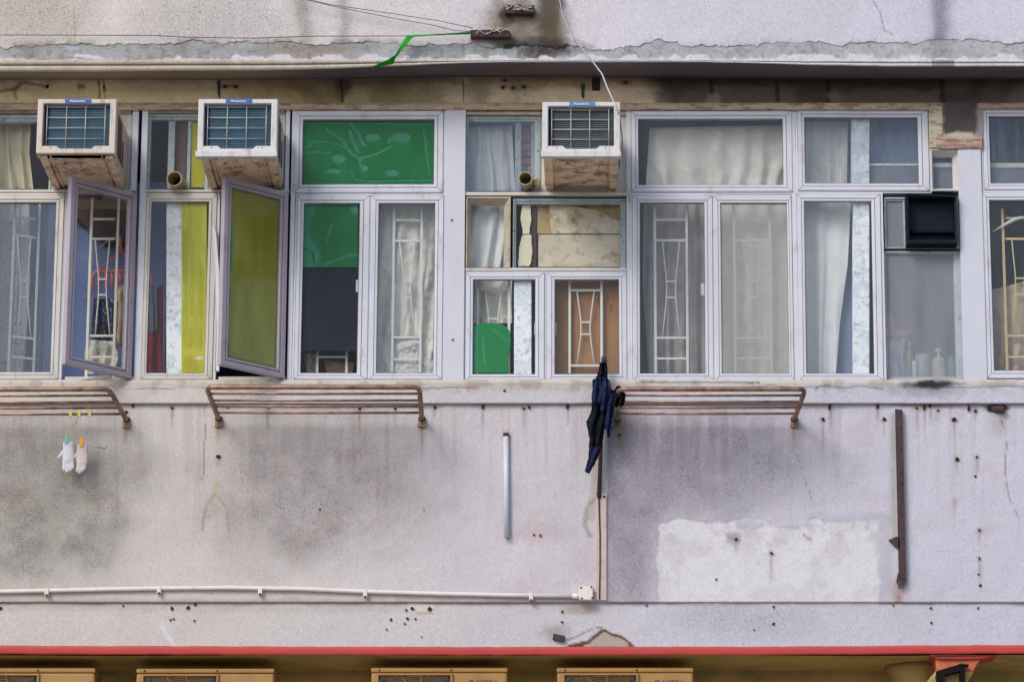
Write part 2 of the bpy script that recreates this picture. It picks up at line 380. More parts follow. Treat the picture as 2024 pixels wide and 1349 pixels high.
# numeric noise for weathering
_rng = np.random.default_rng(3)
_TAB = _rng.random((256, 256))
def vnoise(x, y):
    xi = np.floor(x).astype(int); yi = np.floor(y).astype(int); fx = x - xi; fy = y - yi
    fx = fx * fx * (3 - 2 * fx); fy = fy * fy * (3 - 2 * fy)
    g = lambda a, b: _TAB[a % 256, b % 256]
    return (g(xi, yi) * (1 - fx) + g(xi + 1, yi) * fx) * (1 - fy) + (g(xi, yi + 1) * (1 - fx) + g(xi + 1, yi + 1) * fx) * fy
def fbm(x, y, s, octv=4, seed=0, sy=None):
    x = np.asarray(x, float) / s + seed * 17.3; y = np.asarray(y, float) / (sy or s) + seed * 7.7
    x, y = np.broadcast_arrays(x, y)
    t = 0; a = 0.5; n = 0
    for k in range(octv):
        t = t + a * vnoise(x * 2 ** k, y * 2 ** k); n += a; a *= 0.55
    return t / n
def sst(a, b, x):
    t = np.clip((x - a) / (b - a), 0, 1); return t * t * (3 - 2 * t)
def ell(X, Y, cx, cy, rx, ry, soft=0.4, nz=0.3, ns=40, seed=1):
    d = np.sqrt(((X - cx) / rx) ** 2 + ((Y - cy) / ry) ** 2) + (fbm(X, Y, ns, 4, seed) - 0.5) * 2 * nz
    return 1 - sst(1 - soft, 1 + soft, d)
def box2(X, Y, x0, y0, x1, y1, soft=4, nz=6, ns=20, seed=1):
    n = (fbm(X, Y, ns, 4, seed) - 0.5) * 2 * nz
    d = np.minimum(np.minimum(X - x0, x1 - X), np.minimum(Y - y0, y1 - Y)) + n
    return sst(-soft, soft, d)
def line(X, Y, pts, w, nz=0.0, ns=12, seed=5):
    d = np.full(X.shape, 1e9)
    for (ax, ay), (bx, by) in zip(pts[:-1], pts[1:]):
        vx, vy = bx - ax, by - ay; l2 = vx * vx + vy * vy + 1e-9
        t = np.clip(((X - ax) * vx + (Y - ay) * vy) / l2, 0, 1)
        d = np.minimum(d, np.hypot(X - ax - t * vx, Y - ay - t * vy))
    if nz: d = d + (fbm(X, Y, ns, 3, seed) - 0.5) * 2 * nz
    return 1 - sst(w * 0.5, w * 1.3, d)
def crack(X, Y, pts, w=1.2, seed=5):
    q = path(pts, 40); r = np.random.default_rng(seed); q = q + np.cumsum(r.normal(0, .7, q.shape), 0) * .6
    return line(X, Y, [tuple(a) for a in q], w) * sst(0.38, 0.56, fbm(X, Y, 22, 3, seed))
def path(pts, n):
    p = np.array(pts, float); d = np.concatenate([[0], np.cumsum(np.hypot(*np.diff(p, axis=0).T))]); d /= d[-1]
    t = np.linspace(0, 1, n); return np.stack([np.interp(t, d, p[:, 0]), np.interp(t, d, p[:, 1])], -1)
def drip(X, Y, x, y0, y1, w, seed=3):
    wob = (fbm(Y, X * 0, 30, 2, seed) - 0.5) * w
    a = np.exp(-((X - x - wob) / w) ** 2)
    return a * sst(y0 - 8, y0 + 10, Y) * (1 - sst(y0 + (y1 - y0) * 0.2, y1, Y)) * (0.35 + 1.0 * fbm(X, Y, 8, 3, seed + 9, 20))
class Paint:
    def __init__(s, X, Y, c0, speck=0.1):
        s.X, s.Y = X, Y
        s.c = np.empty(X.shape + (4,)); s.c[..., :3] = c0; s.c[..., 3] = speck
    def over(s, mask, col, a=1.0, speck=None):
        m = (mask * a)[..., None]; s.c[..., :3] = s.c[..., :3] * (1 - m) + np.array(col) * m
        if speck is not None: s.c[..., 3] = s.c[..., 3] * (1 - mask * a) + speck * mask * a
        return s
    def mul(s, mask, col, a=1.0):
        m = (mask * a)[..., None]; s.c[..., :3] *= 1 - m * (1 - np.array(col)); return s
    def speck(s, mask, v): s.c[..., 3] = np.maximum(s.c[..., 3], mask * v); return s
def pgrid(x0, y0, x1, y1, step):
    return np.meshgrid(np.arange(x0, x1 + step * 0.5, step), np.arange(y0, y1 + step * 0.5, step))
def interp(x, pts): return np.interp(x, [p[0] for p in pts], [p[1] for p in pts])

# ================================================================== the building: walls
B = empty('apartment_building', W(1012, 1400, 0.0), None, 'weathered pale lavender apartment block facade with a long band of mismatched windows', 'building')
XL, XR = -260, 2290
def wallbase(X, Y):
    t = sst(0, 1900, X)[..., None]
    c = np.array(S(207, 199, 194)) * (1 - t) + np.array(S(198, 196, 210)) * t
    n = (fbm(X, Y, 160, 4, 9) - 0.5)[..., None]
    return c * (1 + n * 0.16)

# --- upper storey wall with its ragged lower edge
EDGE = [(-260, 92), (0, 92), (120, 86), (230, 88), (330, 84), (400, 77), (430, 84), (560, 82), (640, 88), (760, 84), (860, 88), (930, 86), (1000, 92), (1060, 88), (1100, 94), (1200, 95), (1260, 90), (1300, 79), (1330, 86), (1480, 88), (1540, 84), (1600, 82), (1680, 86), (1740, 82), (1800, 84), (1860, 76), (1920, 80), (2024, 84), (2290, 84)]
YU = -0.285
xs = np.arange(XL, XR + 1, 3.0); nr = 56
edge = interp(xs, EDGE) + (fbm(xs, xs * 0, 30, 6, 2) - 0.5) * 18 + (fbm(xs, xs * 0, 7, 3, 3) - 0.5) * 7
vv = np.linspace(0, 1, nr)[:, None]
X = np.repeat(xs[None], nr, 0); Y = -110 + (edge[None] + 110) * vv ** 0.85
Pn = Paint(X, Y, 0, 0.30); Pn.c[..., :3] = wallbase(X, Y) * 1.13
Pn.mul(ell(X, Y, 60, 20, 120, 70, 0.7), (0.74, 0.72, 0.68), 0.7); Pn.speck(ell(X, Y, 60, 20, 150, 90, 0.6), 0.7)
Pn.mul(ell(X, Y, 420, 40, 150, 60, 0.7), (0.84, 0.84, 0.86), 0.7); Pn.speck(ell(X, Y, 430, 40, 170, 80, 0.6), 0.75)
for x, w, a in ((600, 18, 0.5), (680, 14, 0.45), (985, 13, 0.55), (1030, 16, 0.6), (1090, 20, 0.9), (1075, 8, 0.6), (1860, 20, 0.8), (1850, 12, 0.5)):
    mk = np.exp(-((X - x - (fbm(Y, X * 0, 30, 3, int(x)) - .5) * 14) / w) ** 2)
    Pn.mul(mk, (0.42, 0.38, 0.34) if x < 1500 else (0.5, 0.5, 0.55), a); Pn.speck(mk, 0.8)
Pn.over(ell(X, Y, 1040, 55, 78, 52, 0.6), S(126, 112, 94), 0.8); Pn.over(ell(X, Y, 1090, 40, 24, 80, 0.6, .5, 18), S(84, 72, 54), 0.85); Pn.over(ell(X, Y, 1000, 35, 12, 22, 0.6, .5, 12), S(66, 54, 42), 0.8); Pn.over(ell(X, Y, 1060, 88, 70, 14, 0.6, .6, 14), S(58, 50, 42), 0.8); Pn.speck(ell(X, Y, 1050, 40, 90, 70, 0.5), 0.8)
Pn.over(line(X, Y, [(993, 30), (1000, 18), (1050, 30)], 9, 4), S(62, 50, 40), 0.75)
Pn.over(line(X, Y, [(934, 80), (1006, 80)], 6, 3), S(110, 102, 82), 0.6)
Pn.over(line(X, Y, [(1000, 92), (1040, 90), (1080, 94), (1120, 92)], 5, 4), S(40, 36, 32), 0.9)
Pn.over(line(X, Y, [(1725, 0), (1740, 25), (1748, 60), (1765, 68)], 1.5, 1), S(120, 116, 122), 0.6)
Pn.over(line(X, Y, [(146, -20), (148, 80)], 1.2, 1), S(140, 134, 130), 0.5)
near = sst(14, 0, edge[None] - Y + (fbm(X, Y, 14, 3, 6) - 0.5) * 16)
Pn.mul(near * (1 - .6 * sst(1150, 1300, X)) * sst(.38, .6, fbm(X, Y, 40, 3, 7)), (0.62, 0.58, 0.55), 0.8)
Z = np.full(X.shape, YU) - 0.006 * (fbm(X, Y, 40, 3, 4) - 0.5)
P = WA(X, Y, Z)
C = Pn.c
grid_obj('upper_wall', P, 'wall', B, C)

# --- cement repair band and drip moulding along the ledge
X, Y = pgrid(XL, 72, XR, 124, 2.6)
Pn = Paint(X, Y, S(172, 174, 180), 0.12)
Pn.c[..., :3] *= (1 + (fbm(X, Y, 50, 4, 12) - 0.5)[..., None] * 0.45)
t = sst(200, 1400, X)
Pn.mul(1 - t, (0.86, 0.85, 0.80), 0.8)
Pn.over(ell(X, Y, 610, 100, 70, 22, 0.6), S(150, 132, 118), 0.6)
Pn.over(ell(X, Y, 1075, 96, 60, 16, 0.5, 0.5, 14), S(52, 46, 42), 0.85)
Pn.over(ell(X, Y, 1075, 108, 22, 16, 0.5, 0.5, 14), S(70, 64, 48), 0.7)
for x, w in ((60, 20), (360, 16), (960, 8), (1860, 22), (1245, 10)):
    Pn.mul(np.exp(-((X - x) / w) ** 2), (0.66, 0.62, 0.56), 0.7)
Pn.over(ell(X, Y, 145, 94, 14, 5, 0.4), S(180, 186, 205), 0.8)
Pn.mul(sst(0.58, 0.66, fbm(X, Y, 9, 4, 14)), (0.72, 0.70, 0.66), 0.8)
flake = 118 - 9 * sst(0.42, 0.62, fbm(X, Y * 0, 34, 3, 21)) - 3 * fbm(X, Y * 0, 7, 2, 22)
fl = sst(-1, 1, Y - flake)
Pn.over(fl, S(206, 204, 210), 0.95, 0.05)
Pn.over(line(X, Y, [(0, 122), (150, 114), (210, 121), (300, 116)], 2, 1.5), S(110, 96, 84), 0.6)
Z = YU + 0.0045 - 0.004 * fl - 0.006 * (fbm(X, Y, 22, 4, 8) - 0.5)
grid_obj('cement_band', WA(X, Y, Z), 'smooth', B, Pn.c)

CURVE = [(-260, 140), (0, 141), (200, 141), (400, 139), (560, 138), (650, 136), (760, 131), (850, 127), (920, 124), (1000, 122), (1200, 121.5), (1400, 122), (1500, 125), (1600, 128), (1750, 131), (2290, 131)]
xs = np.arange(XL, XR + 1, 4.0); low = interp(xs, CURVE) + (fbm(xs, xs * 0, 60, 3, 31) - .5) * 1.5
rows = []; cols = []
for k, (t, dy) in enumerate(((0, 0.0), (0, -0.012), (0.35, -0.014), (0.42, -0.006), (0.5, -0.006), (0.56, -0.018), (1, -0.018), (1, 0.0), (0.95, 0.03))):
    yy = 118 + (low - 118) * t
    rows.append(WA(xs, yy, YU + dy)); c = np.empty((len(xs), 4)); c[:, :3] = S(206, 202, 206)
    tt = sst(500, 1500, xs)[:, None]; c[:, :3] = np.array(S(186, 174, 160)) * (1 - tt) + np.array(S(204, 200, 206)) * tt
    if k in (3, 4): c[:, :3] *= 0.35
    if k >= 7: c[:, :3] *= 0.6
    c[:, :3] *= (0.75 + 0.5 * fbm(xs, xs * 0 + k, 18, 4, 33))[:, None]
    gr = (xs > 1840) & (xs < 1885); c[gr, :3] *= 0.5
    c[:, 3] = 0.1; cols.append(c)
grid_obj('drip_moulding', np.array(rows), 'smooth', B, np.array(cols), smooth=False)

# --- soffit under the ledge
BACK = [(-260, 157), (300, 157), (500, 157), (700, 155), (900, 152), (1100, 152), (1400, 154), (1700, 156), (2290, 157)]
xs = np.arange(XL, XR + 1, 8.0); n = 14; rows = []; cols = []
fr = WA(xs, interp(xs, CURVE) - 0.6, YU - 0.014); bk = WA(xs, interp(xs, BACK), 0.004)
for k in range(n):
    t = k / (n - 1); r = fr * (1 - t) + bk * t; r[:, 2] += 0.004 * np.sin(t * 3.1) ; rows.append(r)
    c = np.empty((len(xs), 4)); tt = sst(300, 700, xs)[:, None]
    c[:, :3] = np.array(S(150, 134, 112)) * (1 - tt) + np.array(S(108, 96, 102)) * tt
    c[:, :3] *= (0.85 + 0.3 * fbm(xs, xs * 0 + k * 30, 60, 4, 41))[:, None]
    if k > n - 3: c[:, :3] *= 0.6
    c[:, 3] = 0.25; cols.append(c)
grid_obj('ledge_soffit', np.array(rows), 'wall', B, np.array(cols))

# --- beam above the windows
X, Y = pgrid(XL, 148, XR, 210, 2.8)
Pn = Paint(X, Y, 0, 0.35)
t = sst(0, 900, X)[..., None]; c = np.array(S(246, 228, 188)) * (1 - t) + np.array(S(220, 200, 172)) * t
t = sst(1230, 1330, X + (fbm(X, Y, 40, 3, 51) - .5) * 60)[..., None]; c = c * (1 - t) + np.array(S(102, 90, 84)) * t
t = sst(1925, 1960, X)[..., None]; c = c * (1 - t) + np.array(S(120, 106, 100)) * t
Pn.c[..., :3] = c * (0.8 + 0.4 * fbm(X, Y, 36, 5, 52))[..., None]
dark_blot = sst(0.42, 0.62, fbm(X, Y, 70, 4, 53, 40) + 0.22 * sst(185, 155, Y))  # dark blotches, denser towards the top of the beam
Pn.mul(dark_blot * sst(380, 620, X), (0.5, 0.46, 0.40), 0.7)
Pn.mul(ell(X, Y, 700, 185, 190, 26, 0.6) , (0.62, 0.56, 0.48), 0.8)
Pn.mul(ell(X, Y, 545, 175, 90, 26, 0.6) , (0.66, 0.62, 0.52), 0.6)
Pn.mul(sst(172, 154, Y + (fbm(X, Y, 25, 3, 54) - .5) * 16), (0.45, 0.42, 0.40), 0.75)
Pn.over(ell(X, Y, 680, 170, 16, 22, 0.5, 0.5, 14), S(74, 66, 50), 0.7)
Pn.over(ell(X, Y, 945, 178, 22, 28, 0.6, 0.5, 14), S(92, 80, 62), 0.5)
Pn.over(line(X, Y, [(0, 180), (30, 175), (45, 162), (80, 168), (92, 172)], 3.5, 2), S(150, 126, 92), 0.8)
Pn.over(line(X, Y, [(40, 165), (28, 180), (32, 195)], 4, 2), S(150, 128, 92), 0.6)
for x, w in ((195, 4), (205, 3), (432, 4), (675, 6), (915, 3), (1405, 9), (1535, 9), (1635, 8), (1862, 10)):
    Pn.over(line(X, Y, [(x, 158), (x + 2, 200)], w * 0.6, 2, 9, int(x)), S(38, 36, 30), 0.75)
Pn.over(ell(X, Y, 1410, 195, 14, 12, 0.5, .5, 10), S(150, 138, 124), 0.7)
Pn.over(ell(X, Y, 1650, 190, 16, 10, 0.5, .6, 8), S(130, 116, 100), 0.7)
for (x, y) in ((998, 158), (995, 172), (1014, 173), (1035, 171), (1237, 163), (445, 170), (466, 171), (160, 170)):
    Pn.over(ell(X, Y, x, y, 9, 5, 0.5, 0.5, 8), S(110, 88, 66), 0.7)
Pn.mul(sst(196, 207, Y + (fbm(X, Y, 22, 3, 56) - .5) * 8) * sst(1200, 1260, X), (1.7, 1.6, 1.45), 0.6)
Z = 0.004 - 0.006 * (fbm(X, Y, 30, 4, 57) - .5)
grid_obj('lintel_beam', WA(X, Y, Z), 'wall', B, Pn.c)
# the dropped beam end at the right
X, Y = pgrid(1852, 203, 1942, 274, 2.6)
Pn = Paint(X, Y, S(92, 82, 84), 0.5); Pn.c[..., :3] *= (0.8 + 0.4 * fbm(X, Y, 30, 4, 61))[..., None]
Pn.over(sst(1870, 1858, X + (fbm(X, Y, 12, 3, 62) - .5) * 12), S(186, 172, 146), 1.0, 0.2)
Pn.over(sst(1925, 1936, X + (fbm(X, Y, 12, 3, 63) - .5) * 8), S(158, 150, 152), 1.0, 0.2)
Pn.over(ell(X, Y, 1900, 274, 36, 14, 0.25, 0.4, 8), S(206, 198, 184), 1.0, 0.15)
Z = -0.004 - 0.008 * (fbm(X, Y, 14, 4, 64) - .5)
grid_obj('dropped_beam_end', WA(X, Y, Z), 'wall', B, Pn.c)
# plaster trims round the window heads
def trim(x0, y0, x1, y1, ya, parent=B, name='plaster_trim', c=S(196, 174, 148), seed=1):
    X, Y = pgrid(x0, y0, x1, y1, 2.4)
    Pn = Paint(X, Y, c, 0.12); Pn.c[..., :3] *= (0.72 + 0.5 * fbm(X, Y, 40, 5, seed, 5))[..., None]
    Pn.mul(sst(0.56, 0.66, fbm(X, Y, 24, 4, seed + 2, 4)), (0.5, 0.42, 0.36), 0.8)
    v = (Y - y0) / (y1 - y0)
    Z = ya - 0.012 * np.sin(np.clip(v, 0, 1) * math.pi) ** 0.6 + 0.006 * (fbm(X, Y, 30, 3, seed, 6) - .5)
    return grid_obj(name, WA(X, Y, Z), 'smooth', parent, Pn.c)
trim(XL, 203, 1862, 217, -0.004, seed=3)
trim(1934, 203, XR, 214, -0.008, c=S(186, 156, 146), seed=5)
trim(1850, 270, 1940, 293, -0.008, c=S(192, 166, 152), seed=7)
trim(1836, 213, 1862, 292, 0.0, c=S(206, 196, 172), seed=9)

# --- pillars clad in flat sheet, with fixing screws
for (x0, x1, y0, spots) in ((877.5, 918.5, 216, ((893, 435), (895, 672))), (1899, 1945, 286, ())):
    pl = MB().slab(x0, y0, x1, 756, -0.002, 0.09).build('pillar_panel', 'panel', B, bevel=0.002)
    for sx, sy in spots:
        c = W(sx, sy, -0.004); MB().lathe(c, [(0.007, 0.0), (0.006, -0.004), (0.001, -0.005)], 10, 'y').build('screw', 'wire_dark', pl)

# --- sill band
X, Y = pgrid(XL, 751, XR, 797, 2.6)
Pn = Paint(X, Y, 0, 0.22); Pn.c[..., :3] = wallbase(X, Y) * 1.0
Pn.over(sst(767, 758, Y + (fbm(X, Y, 30, 4, 71) - .5) * 10), S(196, 188, 178), 0.8, 0.06)
cr = np.abs(Y - (767 + 7 * (fbm(X, Y * 0, 60, 4, 72) - .5) * 2))
Pn.mul((1 - sst(0.6, 2.6, cr)) * sst(0.40, 0.55, fbm(X, Y * 0, 90, 3, 73)), (0.45, 0.42, 0.40), 0.8)
Pn.mul(sst(0.52, 0.66, fbm(X, Y, 26, 4, 74)) * sst(785, 768, Y), (0.74, 0.70, 0.66), 0.8)
Pn.over(ell(X, Y, 1838, 760, 52, 9, 0.5, 0.5, 16), S(30, 26, 32), 0.95)
Pn.mul(ell(X, Y, 1830, 772, 60, 14, 0.7, 0.6, 14), (0.6, 0.57, 0.57), 0.7)
Pn.over(line(X, Y, [(1270, 756), (1420, 756), (1500, 757)], 2.5, 2), S(70, 60, 60), 0.7)
Pn.over(line(X, Y, [(1612, 772), (1620, 764), (1640, 762)], 2, 1.5), S(120, 110, 110), 0.7)
Pn.mul(ell(X, Y, 980, 765, 200, 8, 0.6, 0.5, 20), (0.9, 0.86, 0.78), 0.8)
v = (Y - 751) / 46
Z = -0.024 + 0.02 * (1 - sst(0.0, 0.12, v)) - 0.006 * (fbm(X, Y, 24, 4, 75) - .5)
P = WA(X, Y, Z); e = P[-1:].copy(); e[..., 1] = 0.006; e[..., 2] -= 0.004
P = np.concatenate([P, e], 0); ec = Pn.c[-1:].copy(); ec[..., :3] = S(120, 84, 70)
grid_obj('sill_band', P, 'wall', B, np.concatenate([Pn.c, ec], 0))

# --- spandrel wall between the window band and the lower groove
X, Y = pgrid(XL, 790, XR, 1191, 3.0)
Pn = Paint(X, Y, 0, 0.2); Pn.c[..., :3] = wallbase(X, Y)
nn = lambda s, sd: fbm(X, Y, s, 5, sd)
blot = 0.55 + 0.9 * fbm(X, Y, 34, 5, 66)
d1 = blot * np.clip(ell(X, Y, 60, 960, 190, 125, 0.75, 0.35, 90, 2) + 0.8 * ell(X, Y, 40, 1090, 170, 90, 0.8, 0.4, 90, 3), 0, 1)
Pn.mul(d1, (0.56, 0.57, 0.54), 0.85); Pn.speck(d1, .85)
d2 = blot * np.clip(ell(X, Y, 640, 950, 215, 120, 0.75, 0.35, 90, 4) + 0.5 * ell(X, Y, 560, 1060, 120, 70, 0.8, 0.5, 70, 5), 0, 1)
Pn.mul(d2, (0.64, 0.62, 0.62), 0.80); Pn.speck(d2, .75)
d3 = (.4 + .6 * blot) * np.clip(ell(X, Y, 1380, 920, 225, 100, 0.65, 0.3, 80, 6) + ell(X, Y, 1240, 1040, 60, 190, 0.5, 0.35, 60, 7), 0, 1) * sst(1196, 1204, X)
Pn.mul(d3, (0.56, 0.53, 0.58), 0.85); Pn.speck(d3, .8)
stk = sst(.52, .72, fbm(X, Y, 9, 3, 44, 260)) * sst(1120, 800, Y + 200 * (fbm(X, Y * 0, 20, 3, 45) - .5))
Pn.mul(stk, (0.84, 0.81, 0.79), 0.6)
stl = sst(.56, .72, fbm(X, Y, 11, 3, 46, 240)) * sst(1000, 800, Y)
Pn.over(stl, S(212, 210, 214), 0.3)
Pn.mul(ell(X, Y, 860, 1000, 120, 180, 0.8), (0.93, 0.93, 0.97), 0.5)
for x, a in ((1300, 0.6), (1395, 0.7), (1480, 0.45), (655, 0.3), (830, 0.3)):
    Pn.over(drip(X, Y, x, 812, 900, 7, int(x)), S(206, 202, 208), a)
pk = sst(0.58, 0.72, nn(60, 8)); Pn.mul(pk, (1.0, 0.90, 0.90), 0.7)
# the smooth patch where a sign was
pat = box2(X, Y, 1299, 1030, 1734, 1300, 1.6 + 5 * sst(1600, 1730, X), 13, 30, 11)
pat = pat * (1 - ell(X, Y, 1480, 1036, 26, 10, 0.3, 0.5, 10, 12)) * (1 - 0.8 * ell(X, Y, 1560, 1036, 40, 7, 0.4, 0.5, 8, 13))
Pn.over(pat, S(215, 212, 218), 0.96, 0.04)
Pn.mul(pat * sst(0.46, 0.62, nn(45, 14)), (0.87, 0.87, 0.86), 0.8)
Pn.mul(pat * sst(0.60, 0.68, nn(14, 15)) * sst(1100, 1040, Y), (0.76, 0.74, 0.74), 0.7)
halo = box2(X, Y, 1286, 1016, 1762, 1300, 7, 8, 26, 16) * (1 - pat)
Pn.mul(halo * sst(1500, 1720, X), (0.84, 0.83, 0.82), 0.8)
Pn.over(ell(X, Y, 1450, 1066, 13, 12, 0.5, .6, 8), S(120, 116, 116), 0.6)
Pn.over(line(X, Y, [(1590, 1060), (1602, 1070)], 4, 3, 5), S(120, 110, 112), 0.5)
# under the sill: dark brown line, rust runs from fixings
Pn.over(sst(803, 793, Y + (nn(40, 17) - .5) * 8), S(150, 122, 110), 0.6)
Pn.over(sst(798, 793, Y), S(96, 70, 62), 0.85)
Pn.over(ell(X, Y, 1830, 797, 60, 8, 0.6, 0.4, 12), S(70, 62, 64), 0.7)
for x, y0, y1, w, c, a in ((249, 838, 880, 9, S(150, 122, 84), .6), (432, 838, 890, 10, S(150, 120, 76), .6), (833, 838, 880, 9, S(150, 124, 96), .6), (1220, 838, 885, 14, S(160, 136, 104), .6), (1568, 838, 900, 12, S(176, 156, 130), .6),
                           (432, 905, 935, 7, S(170, 140, 90), .6), (1886, 840, 990, 3, S(168, 140, 128), .6), (1887, 985, 1030, 5, S(160, 100, 88), .6), (1850, 800, 860, 6, S(176, 150, 130), .5), (1970, 815, 880, 16, S(150, 140, 130), .7),
                           (1779, 1150, 1300, 12, S(150, 116, 92), .8), (1765, 820, 1200, 10, S(160, 158, 158), .5), (1000, 850, 880, 8, S(160, 140, 120), .6)):
    Pn.over(drip(X, Y, x, y0, y1, w), c, a)
Pn.over(line(X, Y, [(1176, 800), (1176, 960), (1170, 1020)], 9, 5, 20), S(170, 160, 146), 0.55)
Pn.over(line(X, Y, [(1178, 985), (1160, 1005), (1156, 1040), (1166, 1060)], 5, 3, 12), S(150, 136, 124), 0.6)
Pn.over(line(X, Y, [(1766, 820), (1768, 1060)], 5, 3, 20), S(160, 160, 152), 0.5)
Pn.over(line(X, Y, [(432, 955), (427, 970), (430, 990)], 5, 4, 8), S(196, 170, 124), 0.5)
Pn.over(line(X, Y, [(424, 980), (408, 1000), (402, 1030), (400, 1050)], 3, 2, 9), S(140, 128, 122), 0.5)
Pn.over(line(X, Y, [(434, 985), (448, 1005), (452, 1050)], 3, 2, 9), S(150, 136, 128), 0.5)
for pts in (((1575, 900), (1590, 950), (1600, 990), (1618, 1015)), ((1980, 830), (1990, 880), (1988, 930), (1998, 990), (2015, 1030)), ((405, 800), (406, 900), (402, 950)), ((838, 1005), (840, 1035)), ((1060, 1056), (1075, 1062), (1082, 1100))):
    Pn.over(crack(X, Y, list(pts), 1.4, int(pts[0][0])), S(112, 104, 108), 0.7)
Pn.over(ell(X, Y, 1075, 1050, 60, 20, .8, .5, 20), S(190, 160, 165), 0.35)
Pn.over(sst(1180, 1190, Y + (nn(40, 19) - .5) * 10) * sst(1190, 1150, X), S(176, 150, 144), 0.6)
rs = np.random.default_rng(12)
for x, y in ((1627, 833), (1748, 833), (1886, 834), (1928, 816), (1892, 913), (1931, 907), (1936, 1052), (1936, 1108), (955, 808), (1122, 808), (1035, 810), (860, 809), (711, 811), (781, 811), (530, 810), (340, 810), (1225, 864), (1735, 808), (1640, 810), (1827, 810), (1838, 806), (1812, 811), (1000, 866), (249, 846), (833, 846), (1568, 846), (432, 846), (1455, 1070), (1525, 1098)):
    Pn.over(drip(X, Y, x + rs.uniform(-1, 1), y, y + rs.uniform(22, 80), rs.uniform(2.0, 3.4), int(x)), S(128, 100, 84), 0.55)
    Pn.over(ell(X, Y, x, y - 2, 7, 6, .6, .5, 8), S(150, 126, 108), 0.4)
hole = ell(X, Y, 1972, 809, 20, 8, 0.3, 0.5, 10, 21)
Pn.over(ell(X, Y, 1968, 806, 26, 12, 0.4, 0.6, 10, 20), S(140, 134, 126), 0.8); Pn.over(hole, S(36, 28, 26), 0.9)
Z = 0.0 - 0.010 * (nn(70, 18) - .5) + 0.004 * pat + 0.012 * hole - 0.003 * (nn(9, 22) - .5)
P = WA(X, Y, Z); e = P[-1:].copy(); e[..., 1] = 0.035
P = np.concatenate([P, e], 0); ec = Pn.c[-1:].copy(); ec[..., :3] = S(96, 66, 60)
grid_obj('spandrel_wall', P, 'wall', B, np.concatenate([Pn.c, ec], 0))

# --- fascia below the groove
X, Y = pgrid(XL, 1185, XR, 1282, 3.0)
Pn = Paint(X, Y, 0, 0.28); Pn.c[..., :3] = wallbase(X, Y) * 1.0
Pn.over(sst(1202, 1190, Y + (nn_ := fbm(X, Y, 40, 4, 81) - .5) * 10), S(150, 120, 118), 0.6)
Pn.over(sst(1194, 1189, Y), S(96, 62, 60), 0.9)
Pn.mul(box2(X, Y, -300, 1190, 330, 1209, 3, 4), (0.84, 0.82, 0.80), 0.7); Pn.mul(box2(X, Y, 340, 1190, 860, 1212, 3, 4), (0.88, 0.86, 0.84), 0.7)
Pn.mul(ell(X, Y, 1480, 1220, 160, 40, 0.8), (0.86, 0.86, 0.84), 0.6); Pn.speck(ell(X, Y, 1460, 1230, 160, 50, 0.8), 0.7)
Pn.over(box2(X, Y, 806, 1194, 858, 1212, 1.5, 1), S(208, 202, 198), 0.9, 0.05)
Pn.over(line(X, Y, [(824, 1213), (855, 1214)], 2.5, 1.5), S(190, 164, 126), 0.7)
Pn.over(ell(X, Y, 1150, 1205, 30, 10, .7), S(150, 128, 110), 0.6)
Pn.over(line(X, Y, [(320, 1238), (332, 1262), (346, 1276)], 5.5, 2.5, 9), S(214, 212, 216), 0.8, 0.05)
Pn.mul(ell(X, Y, 1098, 1252, 26, 16, .7, .5, 10), (0.62, 0.60, 0.58), 0.8)
Pn.over(drip(X, Y, 1775, 1192, 1262, 12), S(190, 180, 172), 0.5)
tri = [(1122, 1279), (1160, 1270), (1192, 1247), (1225, 1258), (1254, 1278)]
top = interp(X, tri) + (fbm(X, Y * 0, 9, 3, 83) - .5) * 5
hl = sst(-1.0, 1.0, Y - top) * sst(1120, 1126, X) * sst(1258, 1252, X)
inner = sst(1.5, 4.5, Y - top - 1) * sst(1150, 1160, X) * sst(1246, 1238, X)
Pn.over(hl, S(120, 72, 62), 1.0, 0.3); Pn.over(inner, S(178, 168, 156), 1.0, 0.5)
Pn.over(line(X, Y, [(1122, 1266), (1140, 1260), (1155, 1251), (1172, 1244), (1190, 1241)], 1.6, 1.2, 6), S(120, 96, 88), 0.85)
Z = 0.012 - 0.008 * (fbm(X, Y, 60, 4, 82) - .5) + 0.014 * hl
grid_obj('fascia_wall', WA(X, Y, Z), 'wall', B, Pn.c)

# --- red painted edge
xs = np.arange(XL, XR + 1, 6.0)
top = 1280.5 + (fbm(xs, xs * 0, 40, 3, 91) - .5) * 2 - interp(xs, [(-260, 2.5), (0, 2.5), (900, 0), (1500, 0.5), (2024, 4), (2290, 6)])
bot = top + 17 + (fbm(xs, xs * 0, 25, 3, 92) - .5) * 1.5
rows = [WA(xs, top - 1, 0.03), WA(xs, top, 0.004), WA(xs, top + 5, 0.003), WA(xs, bot - 4, 0.004), WA(xs, bot, 0.007), WA(xs, bot, 0.05)]
grid_obj('red_edge', np.array(rows), 'red_strip', B, None)

# --- recess below: ochre soffit, back wall, column head
z_s = W(1012, 1297.5, 0.007).z
xa, xb = W(XL, 1300).x, W(XR, 1300).x
P = np.array([[(x, y, z_s + 0.003 * math.sin(x * 3 + y * 9)) for x in np.linspace(xa, xb, 60)] for y in (0.0, 0.1, 0.2, 0.35, 0.54)])
grid_obj('recess_soffit', P, 'ochre', B)
MB().box(xa, xb, 0.52, 0.62, z_s - 3.2, z_s + 0.02).build('recess_wall', 'ochre', B)
MB().box(xa, xb, 0.52, 3.6, z_s - 5.2, z_s - 3.2).build('shop_wall', 'ochre', B)
